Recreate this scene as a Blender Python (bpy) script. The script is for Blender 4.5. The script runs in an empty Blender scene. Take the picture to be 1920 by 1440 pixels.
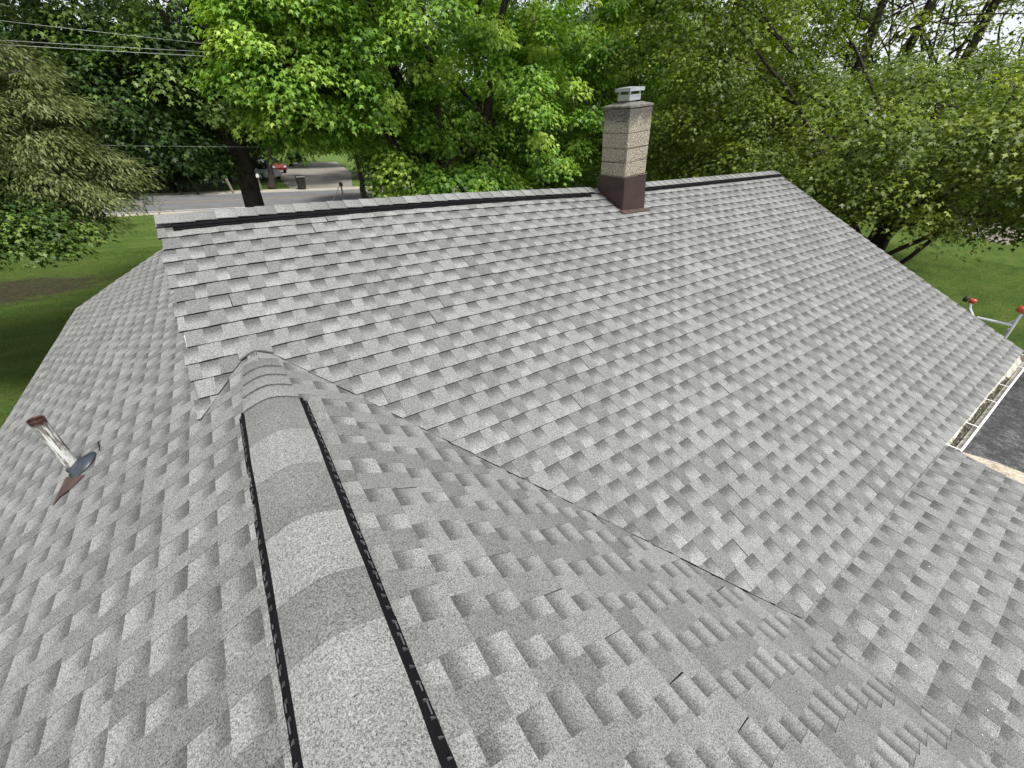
import bpy, bmesh, math, random
import numpy as np
from mathutils import Vector, Matrix

SC = bpy.context.scene
COL = SC.collection
R = math.radians

# ------------------------------------------------------------------ camera
cam_d = bpy.data.cameras.new("camera")
cam_d.sensor_width = 36.0
cam_d.lens = 738.717 / 1920 * 36.0
cam_d.clip_start = 0.05
cam_d.clip_end = 3000
cam = bpy.data.objects.new("camera", cam_d)
COL.objects.link(cam)
CAM = Vector((0.10199, -2.92442, 1.26085))
yaw, pit, rol = 0.60505, 0.57544, 0.02257
fw = Vector((math.sin(yaw) * math.cos(pit), math.cos(yaw) * math.cos(pit), -math.sin(pit)))
rt = Vector((math.cos(yaw), -math.sin(yaw), 0.0))
up = rt.cross(fw)
rt2 = rt * math.cos(rol) + up * math.sin(rol)
up2 = up * math.cos(rol) - rt * math.sin(rol)
M3 = Matrix((rt2, up2, -fw)).transposed()
cam.matrix_world = Matrix.Translation(CAM) @ M3.to_4x4()
SC.camera = cam

# ------------------------------------------------------------------ world, sun, exposure
SUN_EL, SUN_AZ = R(66), R(168)           # azimuth from +Y towards +X
w = bpy.data.worlds.new("World")
SC.world = w
w.use_nodes = True
wn = w.node_tree
bg = wn.nodes["Background"]
sky = wn.nodes.new("ShaderNodeTexSky")
sky.sky_type = 'NISHITA'
sky.sun_disc = False
sky.sun_elevation = SUN_EL
sky.sun_rotation = SUN_AZ
sky.dust_density = 1.0
sky.air_density = 1.0
hs = wn.nodes.new("ShaderNodeHueSaturation")
hs.inputs["Saturation"].default_value = 0.22
wn.links.new(sky.outputs["Color"], hs.inputs["Color"])
wn.links.new(hs.outputs["Color"], bg.inputs["Color"])
bg.inputs["Strength"].default_value = 0.115

sd = bpy.data.lights.new("sun", 'SUN')
sd.energy = 3.0
sd.angle = R(13)
sd.color = (1.0, 0.96, 0.9)
so = bpy.data.objects.new("sun", sd)
COL.objects.link(so)
sdir = Vector((math.sin(SUN_AZ) * math.cos(SUN_EL), math.cos(SUN_AZ) * math.cos(SUN_EL), math.sin(SUN_EL)))
so.rotation_euler = sdir.to_track_quat('Z', 'Y').to_euler()
so.location = (0, 0, 30)

SC.view_settings.view_transform = 'Standard'
SC.view_settings.look = 'None'
SC.view_settings.exposure = 0.72
SC.view_settings.gamma = 1.0

# ------------------------------------------------------------------ measures of the house
TA, TB, TR = 0.55473, 0.45272, 0.09013      # slopes: wing, main, low extension
YB = 1.36744                                # main ridge
ZB = YB * TB
XL, XR = -0.37073, 9.12652                  # rakes of the main roof
YE = -2.90542                               # main front eave
ZE = YE * TB
XI = 5.40                                   # right rake of the low extension
XE = -2.3014                                # wing left eave
YF = 5.80604                                # far end of the wing
GZ = -3.7                                   # ground
YR1 = -7.2                                  # lower end of extension
YN = -6.2                                   # near end of wing

# ------------------------------------------------------------------ materials
def mat(name):
    m = bpy.data.materials.new(name)
    m.use_nodes = True
    nt = m.node_tree
    return m, nt, nt.nodes["Principled BSDF"], nt.nodes["Material Output"]

def N(nt, t, **kw):
    n = nt.nodes.new(t)
    for k, v in kw.items():
        if k in n.inputs:
            n.inputs[k].default_value = v
        else:
            setattr(n, k, v)
    return n

def L(nt, a, b):
    nt.links.new(a, b)

def math_n(nt, op, a, b=None, clamp=False):
    n = nt.nodes.new("ShaderNodeMath")
    n.operation = op
    n.use_clamp = clamp
    for i, x in enumerate((a, b)):
        if x is None:
            continue
        if isinstance(x, (int, float)):
            n.inputs[i].default_value = x
        else:
            nt.links.new(x, n.inputs[i])
    return n.outputs[0]

def noise(nt, vec, scale, detail=2.0, rough=0.5):
    n = nt.nodes.new("ShaderNodeTexNoise")
    n.inputs["Scale"].default_value = scale
    n.inputs["Detail"].default_value = detail
    n.inputs["Roughness"].default_value = rough
    if vec is not None:
        nt.links.new(vec, n.inputs["Vector"])
    return n.outputs["Fac"]

def ramp(nt, fac, stops):
    n = nt.nodes.new("ShaderNodeValToRGB")
    cr = n.color_ramp
    while len(cr.elements) < len(stops):
        cr.elements.new(0.5)
    for e, (p, c) in zip(cr.elements, stops):
        e.position = p
        e.color = (c[0], c[1], c[2], 1) if len(c) == 3 else c
    nt.links.new(fac, n.inputs[0])
    return n.outputs["Color"]

def maprange(nt, v, a, b, c, d, smooth=False):
    n = nt.nodes.new("ShaderNodeMapRange")
    if smooth:
        n.interpolation_type = 'SMOOTHSTEP'
    for i, x in enumerate((a, b, c, d)):
        n.inputs[1 + i].default_value = x
    nt.links.new(v, n.inputs[0])
    return n.outputs[0]

def mixc(nt, fac, a, b, blend='MIX'):
    n = nt.nodes.new("ShaderNodeMix")
    n.data_type = 'RGBA'
    n.blend_type = blend
    for sock, x in ((n.inputs[0], fac), (n.inputs[6], a), (n.inputs[7], b)):
        if isinstance(x, (int, float)):
            sock.default_value = x
        elif isinstance(x, tuple):
            sock.default_value = (x[0], x[1], x[2], 1)
        else:
            nt.links.new(x, sock)
    return n.outputs[2]

def bump(nt, h, strength, dist, bsdf):
    b = nt.nodes.new("ShaderNodeBump")
    b.inputs["Strength"].default_value = strength
    b.inputs["Distance"].default_value = dist
    nt.links.new(h, b.inputs["Height"])
    nt.links.new(b.outputs[0], bsdf.inputs["Normal"])

def objco(nt):
    return nt.nodes.new("ShaderNodeTexCoord").outputs["Object"]

def simple(name, col, rough=0.6, metal=0.0, var=0.15, scale=8.0, bmp=0.0, bscale=60.0):
    m, nt, b, o = mat(name)
    co = objco(nt)
    f = noise(nt, co, scale, 4, 0.6)
    lo = tuple(c * (1 - var) for c in col)
    hi = tuple(min(1, c * (1 + var)) for c in col)
    L(nt, ramp(nt, f, [(0.3, lo), (0.7, hi)]), b.inputs["Base Color"])
    b.inputs["Roughness"].default_value = rough
    b.inputs["Metallic"].default_value = metal
    if bmp:
        bump(nt, noise(nt, co, bscale, 3), bmp, 0.01, b)
    return m

def shingle_mat(name, gain=1.0):
    m, nt, b, o = mat(name)
    co = objco(nt)
    tone = N(nt, "ShaderNodeAttribute", attribute_name="tone").outputs["Fac"]
    kind = N(nt, "ShaderNodeAttribute", attribute_name="kind").outputs["Fac"]
    uv = nt.nodes.new("ShaderNodeUVMap")
    sep = nt.nodes.new("ShaderNodeSeparateXYZ")
    L(nt, uv.outputs[0], sep.inputs[0])
    base = maprange(nt, tone, 0, 1, 0.102 * gain, 0.282 * gain)
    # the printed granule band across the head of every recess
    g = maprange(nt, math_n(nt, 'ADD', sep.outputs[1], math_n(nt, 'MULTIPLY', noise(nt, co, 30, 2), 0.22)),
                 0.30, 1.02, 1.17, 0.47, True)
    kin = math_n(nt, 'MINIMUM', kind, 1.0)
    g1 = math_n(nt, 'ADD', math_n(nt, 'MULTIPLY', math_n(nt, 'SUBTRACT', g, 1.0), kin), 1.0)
    # cut edges: bare asphalt, darkened further to paint shade under the butts
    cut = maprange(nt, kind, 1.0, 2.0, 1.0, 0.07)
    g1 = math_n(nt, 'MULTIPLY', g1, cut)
    n1 = noise(nt, co, 165, 1, 0.6)
    n2 = noise(nt, co, 430, 1, 0.6)
    n3 = noise(nt, co, 2.2, 4, 0.6)
    n4 = noise(nt, co, 55, 2, 0.7)
    gsum = math_n(nt, 'ADD', math_n(nt, 'ADD', math_n(nt, 'MULTIPLY', n1, 0.45), math_n(nt, 'MULTIPLY', n2, 0.62)), math_n(nt, 'MULTIPLY', n4, 0.08))
    gr = maprange(nt, gsum, 0.40, 0.75, 0.16, 1.90)
    big = maprange(nt, n3, 0.3, 0.7, 0.93, 1.07)
    val = math_n(nt, 'MULTIPLY', math_n(nt, 'MULTIPLY', base, g1), math_n(nt, 'MULTIPLY', gr, big))
    cc = nt.nodes.new("ShaderNodeCombineColor")
    tint = noise(nt, co, 260, 1)
    L(nt, math_n(nt, 'MULTIPLY', val, maprange(nt, tint, 0.35, 0.65, 0.955, 1.015)), cc.inputs[0])
    L(nt, math_n(nt, 'MULTIPLY', val, 1.002), cc.inputs[1])
    L(nt, math_n(nt, 'MULTIPLY', val, maprange(nt, tint, 0.35, 0.65, 1.0, 0.965)), cc.inputs[2])
    L(nt, cc.outputs[0], b.inputs["Base Color"])
    b.inputs["Roughness"].default_value = 0.88
    b.inputs["Specular IOR Level"].default_value = 0.25
    bump(nt, math_n(nt, 'ADD', n1, n2), 0.55, 0.004, b)
    return m

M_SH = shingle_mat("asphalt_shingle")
M_BLACK = simple("black_plastic", (0.006, 0.006, 0.007), 0.85, var=0.3)
M_BLACK.node_tree.nodes["Principled BSDF"].inputs["Specular IOR Level"].default_value = 0.12
M_RIB = simple("scuffed_black_plastic", (0.085, 0.09, 0.095), 0.45, var=0.3)
M_WHITE = simple("white_metal", (0.78, 0.78, 0.76), 0.4, var=0.05)
M_FELT = simple("roofing_felt", (0.02, 0.02, 0.02), 0.9)
M_WOOD = simple("grey_timber", (0.22, 0.19, 0.15), 0.8, var=0.3)
M_GALV = simple("galvanised_steel", (0.55, 0.57, 0.60), 0.38, 0.75, 0.12, 14)
M_ALU = simple("aluminium", (0.72, 0.76, 0.78), 0.35, 0.6, 0.08, 10)
M_WIRE = simple("weathered_wire", (0.42, 0.44, 0.44), 0.6)
M_RUBBER = simple("black_rubber", (0.015, 0.015, 0.015), 0.7)
M_RED = simple("orange_red_plastic", (0.42, 0.055, 0.022), 0.35, var=0.15)
M_GLASS = simple("dark_glass", (0.01, 0.012, 0.014), 0.08, var=0.1)
M_CLAY = simple("clay_flue", (0.36, 0.29, 0.24), 0.8, var=0.2, scale=20)

def brown_metal():
    m, nt, b, o = mat("brown_coil_metal")
    co = objco(nt)
    f = noise(nt, co, 5, 3)
    L(nt, ramp(nt, f, [(0.3, (0.038, 0.022, 0.020)), (0.7, (0.060, 0.034, 0.031))]), b.inputs["Base Color"])
    b.inputs["Roughness"].default_value = 0.36
    bump(nt, noise(nt, co, 9, 2), 0.25, 0.01, b)
    return m
M_BROWN = brown_metal()

def block_mat():
    m, nt, b, o = mat("chimney_block")
    co = objco(nt)
    sep = nt.nodes.new("ShaderNodeSeparateXYZ")
    L(nt, co, sep.inputs[0])
    sp = noise(nt, co, 70, 2, 0.7)
    pit = nt.nodes.new("ShaderNodeTexVoronoi")
    pit.inputs["Scale"].default_value = 75
    L(nt, co, pit.inputs["Vector"])
    c = ramp(nt, sp, [(0.34, (0.06, 0.048, 0.036)), (0.45, (0.27, 0.235, 0.18)), (0.58, (0.42, 0.38, 0.30)), (0.70, (0.62, 0.58, 0.50))])
    pitf = maprange(nt, pit.outputs["Distance"], 0.12, 0.3, 0.55, 1.0)
    c = mixc(nt, 1.0, c, mixc(nt, pitf, (0.3, 0.27, 0.24), (1, 1, 1)), 'MULTIPLY')
    # soot and lichen staining below the crown
    edge = math_n(nt, 'ADD', sep.outputs[2], math_n(nt, 'MULTIPLY', noise(nt, co, 9, 5, 0.7), 0.30))
    st = maprange(nt, edge, 1.09, 1.22, 0, 0.90, True)
    st2 = math_n(nt, 'MULTIPLY', st, maprange(nt, noise(nt, co, 40, 3, 0.7), 0.35, 0.6, 0.55, 1.0))
    c = mixc(nt, st2, c, (0.055, 0.05, 0.048))
    L(nt, c, b.inputs["Base Color"])
    b.inputs["Roughness"].default_value = 0.95
    bump(nt, math_n(nt, 'ADD', sp, pitf), 0.8, 0.006, b)
    return m
M_BLOCK = block_mat()
M_MORTAR = simple("mortar", (0.20, 0.175, 0.14), 0.95, var=0.3, scale=25, bmp=0.5)
M_CROWN = simple("weathered_cement", (0.15, 0.14, 0.125), 0.95, var=0.45, scale=16, bmp=0.5)

def pipe_mat():
    m, nt, b, o = mat("peeling_painted_pipe")
    co = objco(nt)
    mp = nt.nodes.new("ShaderNodeMapping")
    mp.inputs["Scale"].default_value = (30, 30, 4)
    L(nt, co, mp.inputs[0])
    f = noise(nt, mp.outputs[0], 1.6, 5, 0.7)
    sep = nt.nodes.new("ShaderNodeSeparateXYZ")
    L(nt, co, sep.inputs[0])
    c = ramp(nt, f, [(0.38, (0.07, 0.058, 0.045)), (0.46, (0.26, 0.25, 0.22)), (0.53, (0.72, 0.72, 0.69)), (0.75, (0.82, 0.83, 0.83))])
    rust = maprange(nt, math_n(nt, 'ADD', sep.outputs[2], math_n(nt, 'MULTIPLY', f, 0.16)), 0.455, 0.485, 0, 1)
    c = mixc(nt, rust, c, (0.045, 0.014, 0.010))
    L(nt, c, b.inputs["Base Color"])
    b.inputs["Roughness"].default_value = 0.55
    bump(nt, f, 0.5, 0.004, b)
    return m
M_PIPE = pipe_mat()
M_BOOT = simple("rubber_boot", (0.035, 0.045, 0.058), 0.42, var=0.3, scale=20)
M_RUSTFL = simple("rust_brown_flashing", (0.065, 0.036, 0.030), 0.55, var=0.4, scale=12)

def gutter_mat():
    m, nt, b, o = mat("gutter_metal_dirty")
    co = objco(nt)
    sep = nt.nodes.new("ShaderNodeSeparateXYZ")
    L(nt, co, sep.inputs[0])
    f = noise(nt, co, 14, 5, 0.7)
    c = ramp(nt, f, [(0.36, (0.17, 0.15, 0.11)), (0.48, (0.55, 0.52, 0.45)), (0.62, (0.72, 0.70, 0.64))])
    L(nt, c, b.inputs["Base Color"])
    b.inputs["Roughness"].default_value = 0.6
    return m
M_GUT = gutter_mat()

def debris_mat():
    m, nt, b, o = mat("gutter_debris")
    co = objco(nt)
    f = noise(nt, co, 45, 4, 0.75)
    c = ramp(nt, f, [(0.35, (0.015, 0.013, 0.010)), (0.52, (0.05, 0.045, 0.03)), (0.60, (0.22, 0.20, 0.15)), (0.7, (0.5, 0.47, 0.38))])
    L(nt, c, b.inputs["Base Color"])
    b.inputs["Roughness"].default_value = 1.0
    bump(nt, f, 1.0, 0.02, b)
    return m
M_DEBRIS = debris_mat()

def siding_mat():
    m, nt, b, o = mat("lap_siding")
    co = objco(nt)
    wv = nt.nodes.new("ShaderNodeTexWave")
    wv.bands_direction = 'Z'
    wv.wave_profile = 'SAW'
    wv.inputs["Scale"].default_value = 1.6
    L(nt, co, wv.inputs["Vector"])
    L(nt, ramp(nt, noise(nt, co, 5, 4), [(0.3, (0.50, 0.48, 0.43)), (0.7, (0.58, 0.56, 0.51))]), b.inputs["Base Color"])
    b.inputs["Roughness"].default_value = 0.6
    bump(nt, wv.outputs["Fac"], 0.6, 0.02, b)
    return m
M_SIDING = siding_mat()

def lawn_mat():
    m, nt, b, o = mat("lawn_grass")
    co = objco(nt)
    mp = nt.nodes.new("ShaderNodeMapping")
    mp.inputs["Rotation"].default_value = (0, 0, 0.5)
    mp.inputs["Scale"].default_value = (1.0, 2.6, 1)
    L(nt, co, mp.inputs[0])
    a = noise(nt, mp.outputs[0], 0.55, 5, 0.65)
    f = noise(nt, mp.outputs[0], 14, 4, 0.8)
    f2 = noise(nt, co, 60, 2, 0.7)
    c = ramp(nt, a, [(0.30, (0.052, 0.098, 0.018)), (0.5, (0.090, 0.150, 0.026)), (0.68, (0.140, 0.185, 0.045)), (0.8, (0.19, 0.19, 0.075))])
    d = math_n(nt, 'MULTIPLY', maprange(nt, f, 0.25, 0.75, 0.55, 1.5), maprange(nt, f2, 0.25, 0.75, 0.75, 1.25))
    cc = nt.nodes.new("ShaderNodeCombineColor")
    for i in range(3):
        L(nt, d, cc.inputs[i])
    c = mixc(nt, 1.0, c, cc.outputs[0], 'MULTIPLY')
    sp = nt.nodes.new("ShaderNodeSeparateXYZ")
    L(nt, co, sp.inputs[0])
    ex = math_n(nt, 'POWER', math_n(nt, 'MULTIPLY', math_n(nt, 'ADD', sp.outputs[0], 7.2), 1 / 3.2), 2.0)
    ey = math_n(nt, 'POWER', math_n(nt, 'MULTIPLY', math_n(nt, 'ADD', sp.outputs[1], -17.2), 1 / 1.7), 2.0)
    rr_ = math_n(nt, 'ADD', math_n(nt, 'ADD', ex, ey), math_n(nt, 'MULTIPLY', math_n(nt, 'SUBTRACT', noise(nt, co, 1.6, 5, 0.7), 0.5), 2.4))
    soil = ramp(nt, noise(nt, co, 9, 4, 0.7), [(0.35, (0.030, 0.023, 0.014)), (0.65, (0.085, 0.068, 0.042))])
    c = mixc(nt, maprange(nt, rr_, 0.35, 1.25, 0.9, 0.0, True), c, soil)
    L(nt, c, b.inputs["Base Color"])
    b.inputs["Roughness"].default_value = 0.9
    b.inputs["Specular IOR Level"].default_value = 0.15
    bump(nt, math_n(nt, 'ADD', f, f2), 1.0, 0.05, b)
    return m
M_LAWN = lawn_mat()

def ground_mat(name, stops, s1, s2, bmp=0.4, rough=0.95):
    m, nt, b, o = mat(name)
    co = objco(nt)
    f = math_n(nt, 'ADD', math_n(nt, 'MULTIPLY', noise(nt, co, s1, 4, 0.7), 0.5), math_n(nt, 'MULTIPLY', noise(nt, co, s2, 3, 0.7), 0.5))
    L(nt, ramp(nt, f, stops), b.inputs["Base Color"])
    b.inputs["Roughness"].default_value = rough
    bump(nt, f, bmp, 0.02, b)
    return m
M_ROAD = ground_mat("road_asphalt", [(0.35, (0.10, 0.10, 0.105)), (0.65, (0.17, 0.17, 0.175))], 0.7, 25)
M_SHOULDER = ground_mat("road_shoulder_gravel", [(0.35, (0.30, 0.27, 0.21)), (0.65, (0.45, 0.42, 0.35))], 1.5, 20)
M_ASPHALT = ground_mat("drive_asphalt", [(0.36, (0.022, 0.023, 0.025)), (0.50, (0.055, 0.056, 0.059)), (0.62, (0.16, 0.16, 0.165))], 3.5, 22)
M_TAN = ground_mat("tan_gravel", [(0.36, (0.22, 0.185, 0.14)), (0.5, (0.46, 0.405, 0.325)), (0.62, (0.66, 0.60, 0.51))], 6, 26, 0.8)
M_CONC = ground_mat("drive_concrete", [(0.35, (0.15, 0.135, 0.115)), (0.65, (0.26, 0.24, 0.21))], 0.8, 12)
M_LINE_Y = simple("yellow_line_paint", (0.27, 0.21, 0.11), 0.7, var=0.3)
M_LINE_W = simple("white_line_paint", (0.55, 0.54, 0.50), 0.7, var=0.3)

def leaf_mat(name, dark, mid, light, transl=0.30, rough=0.5):
    m, nt, b, o = mat(name)
    t = N(nt, "ShaderNodeAttribute", attribute_name="tint").outputs["Fac"]
    c = ramp(nt, t, [(0.05, dark), (0.5, mid), (0.95, light)])
    L(nt, c, b.inputs["Base Color"])
    b.inputs["Roughness"].default_value = rough
    b.inputs["Specular IOR Level"].default_value = 0.35
    tr = nt.nodes.new("ShaderNodeBsdfTranslucent")
    hsn = nt.nodes.new("ShaderNodeHueSaturation")
    hsn.inputs["Saturation"].default_value = 1.15
    hsn.inputs["Value"].default_value = 1.5
    L(nt, c, hsn.inputs["Color"])
    L(nt, hsn.outputs[0], tr.inputs["Color"])
    mx = nt.nodes.new("ShaderNodeMixShader")
    mx.inputs[0].default_value = transl
    L(nt, b.outputs[0], mx.inputs[1])
    L(nt, tr.outputs[0], mx.inputs[2])
    L(nt, mx.outputs[0], o.inputs["Surface"])
    return m
M_LEAF_MAPLE = leaf_mat("maple_leaf", (0.058, 0.140, 0.014), (0.175, 0.325, 0.036), (0.47, 0.61, 0.12))
M_LEAF_DEEP = leaf_mat("deep_green_leaf", (0.018, 0.046, 0.009), (0.044, 0.094, 0.016), (0.17, 0.265, 0.050))
M_LEAF_OLIVE = leaf_mat("olive_leaf", (0.046, 0.082, 0.010), (0.108, 0.172, 0.018), (0.31, 0.38, 0.060))
M_LEAF_FAR = leaf_mat("far_leaf", (0.016, 0.040, 0.009), (0.036, 0.080, 0.016), (0.095, 0.165, 0.034), 0.25)
M_NEEDLE = leaf_mat("conifer_needle", (0.085, 0.120, 0.034), (0.175, 0.220, 0.075), (0.34, 0.38, 0.18), 0.35)

def bark_mat(name, a, b2):
    m, nt, b, o = mat(name)
    co = objco(nt)
    mp = nt.nodes.new("ShaderNodeMapping")
    mp.inputs["Scale"].default_value = (1, 1, 0.25)
    L(nt, co, mp.inputs[0])
    f = noise(nt, mp.outputs[0], 14, 5, 0.7)
    L(nt, ramp(nt, f, [(0.35, a), (0.65, b2)]), b.inputs["Base Color"])
    b.inputs["Roughness"].default_value = 0.95
    bump(nt, f, 0.9, 0.05, b)
    return m
M_BARK = bark_mat("maple_bark", (0.014, 0.011, 0.009), (0.060, 0.048, 0.038))
M_BARK_G = bark_mat("grey_bark", (0.05, 0.042, 0.036), (0.17, 0.15, 0.13))

# ------------------------------------------------------------------ object helpers
def tag(o, label=None, cat=None, group=None, kind=None):
    if label: o["label"] = label
    if cat: o["category"] = cat
    if group: o["group"] = group
    if kind: o["kind"] = kind
    return o

def empty(name, loc=(0, 0, 0), rz=0.0):
    o = bpy.data.objects.new(name, None)
    o.location = loc
    o.rotation_euler = (0, 0, rz)
    o.empty_display_size = 0.2
    COL.objects.link(o)
    return o

def link_mesh(name, me, m, parent=None):
    o = bpy.data.objects.new(name, me)
    if m is not None:
        for x in (m if isinstance(m, (list, tuple)) else [m]):
            me.materials.append(x)
    COL.objects.link(o)
    if parent is not None:
        o.parent = parent
    return o

def obj_bm(name, bm, m, parent=None, smooth=False):
    me = bpy.data.meshes.new(name)
    bm.normal_update()
    if smooth:
        for f in bm.faces:
            f.smooth = True
    bm.to_mesh(me)
    bm.free()
    return link_mesh(name, me, m, parent)

def obj_np(name, V, F, m, parent=None, smooth=False, tint=None):
    """V (n,3); F (k,c) all faces with the same corner count"""
    V = np.asarray(V, np.float32); F = np.asarray(F, np.int32)
    me = bpy.data.meshes.new(name)
    k, c = F.shape
    me.vertices.add(len(V)); me.vertices.foreach_set("co", V.ravel())
    me.loops.add(k * c); me.loops.foreach_set("vertex_index", F.ravel())
    me.polygons.add(k)
    me.polygons.foreach_set("loop_start", np.arange(0, k * c, c, dtype=np.int32))
    me.polygons.foreach_set("loop_total", np.full(k, c, np.int32))
    if smooth:
        me.polygons.foreach_set("use_smooth", np.ones(k, bool))
    if tint is not None:
        a = me.attributes.new("tint", 'FLOAT', 'FACE')
        a.data.foreach_set("value", np.asarray(tint, np.float32))
    me.update(calc_edges=True)
    return link_mesh(name, me, m, parent)

def box(bm, lo, hi, mi=0):
    x0, y0, z0 = lo; x1, y1, z1 = hi
    v = [bm.verts.new(p) for p in ((x0, y0, z0), (x1, y0, z0), (x1, y1, z0), (x0, y1, z0),
                                   (x0, y0, z1), (x1, y0, z1), (x1, y1, z1), (x0, y1, z1))]
    for q in ((0, 3, 2, 1), (4, 5, 6, 7), (0, 1, 5, 4), (1, 2, 6, 5), (2, 3, 7, 6), (3, 0, 4, 7)):
        f = bm.faces.new([v[i] for i in q]); f.material_index = mi
    return v

def hexa(bm, P, mi=0):
    """8 points: bottom ring then top ring"""
    v = [bm.verts.new(p) for p in P]
    for q in ((0, 3, 2, 1), (4, 5, 6, 7), (0, 1, 5, 4), (1, 2, 6, 5), (2, 3, 7, 6), (3, 0, 4, 7)):
        f = bm.faces.new([v[i] for i in q]); f.material_index = mi
    return v

def tube_np(P, rad, sides=7):
    P = np.asarray(P, float); n = len(P)
    rad = np.broadcast_to(np.asarray(rad, float), (n,))
    T = np.gradient(P, axis=0); T /= (np.linalg.norm(T, axis=1, keepdims=True) + 1e-9)
    ref = np.array([0.31, 0.95, 0.05]) if abs(T[0][2]) > 0.8 else np.array([0, 0, 1.0])
    A = np.cross(T, ref); A /= (np.linalg.norm(A, axis=1, keepdims=True) + 1e-9)
    B = np.cross(T, A)
    an = np.linspace(0, 2 * np.pi, sides, endpoint=False)
    ring = np.cos(an)[None, :, None] * A[:, None, :] + np.sin(an)[None, :, None] * B[:, None, :]
    V = (P[:, None, :] + ring * rad[:, None, None]).reshape(-1, 3)
    F = []
    for i in range(n - 1):
        for j in range(sides):
            a = i * sides + j; b = i * sides + (j + 1) % sides
            F.append((a, b, b + sides, a + sides))
    return V, np.array(F, np.int32)

class Tubes:
    def __init__(self): self.V = []; self.F = []; self.n = 0
    def add(self, P, r, sides=7):
        V, F = tube_np(P, r, sides); self.V.append(V); self.F.append(F + self.n); self.n += len(V)
    def build(self, name, m, parent=None):
        return obj_np(name, np.concatenate(self.V), np.concatenate(self.F), m, parent, True)

def tube_bm(bm, P, r, sides=8, caps=True):
    V, F = tube_np(P, r, sides)
    vs = [bm.verts.new(p) for p in V]
    for f in F: bm.faces.new([vs[i] for i in f])
    if caps:
        bm.faces.new(vs[:sides][::-1]); bm.faces.new(vs[-sides:])
    return vs

# ------------------------------------------------------------------ setting: ground
def sheet(name, pts, z, m, kind="structure"):
    bm = bmesh.new()
    bm.faces.new([bm.verts.new((x, y, z)) for x, y in pts])
    o = obj_bm(name, bm, m)
    if o.data.polygons[0].normal.z < 0:
        o.data.flip_normals()
    tag(o, kind=kind)
    return o

sheet("lawn", [(-900, -900), (900, -900), (900, 900), (-900, 900)], GZ, M_LAWN)
RS = -0.14                                      # the road runs slightly askew
def ry(x, off): return 31.85 + RS * x + off
sheet("road_shoulder", [(-300, ry(-300, -0.9)), (300, ry(300, -0.9)), (300, ry(300, 9.9)), (-300, ry(-300, 9.9))], GZ + 0.004, M_SHOULDER)
sheet("road", [(-300, ry(-300, 0)), (300, ry(300, 0)), (300, ry(300, 8.2)), (-300, ry(-300, 8.2))], GZ + 0.010, M_ROAD)
for a, b_, mm, nm in ((4.00, 4.13, M_LINE_Y, "road_line"), (4.30, 4.43, M_LINE_Y, "road_line"), (7.75, 7.90, M_LINE_W, "road_line"), (0.3, 0.45, M_LINE_W, "road_line")):
    sheet(nm, [(-300, ry(-300, a)), (300, ry(300, a)), (300, ry(300, b_)), (-300, ry(-300, b_))], GZ + 0.014, mm)
sheet("concrete_driveway", [(5.6, ry(5.6, 9.5)), (10.8, ry(10.8, 9.5)), (14.5, 54), (17, 72), (4, 72), (6.2, 54)], GZ + 0.007, M_CONC)
sheet("asphalt_driveway", [(2.0, -2.95), (16, -2.95), (60, -4.2), (60, -40), (2.0, -40)], GZ + 0.006, M_ASPHALT)
sheet("gravel_strip", [(2.0, -3.05), (10.25, -3.05), (10.30, -3.12), (10.47, -3.57), (10.52, -4.3), (10.5, -12), (2.0, -12)], GZ + 0.012, M_TAN)
sheet("side_road", [(36, 0.4), (60, -1.0), (60, 6.0), (38, 3.2)], GZ + 0.006, M_CONC)
# ------------------------------------------------------------------ shingles
def vnoise(x, seed=0):
    i = math.floor(x); f = x - i; f = f * f * (3 - 2 * f)
    h = lambda k: (math.sin(k * 127.1 + seed * 311.7) * 43758.5453) % 1.0
    return (h(i) * (1 - f) + h(i + 1) * f) * 2 - 1

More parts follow.
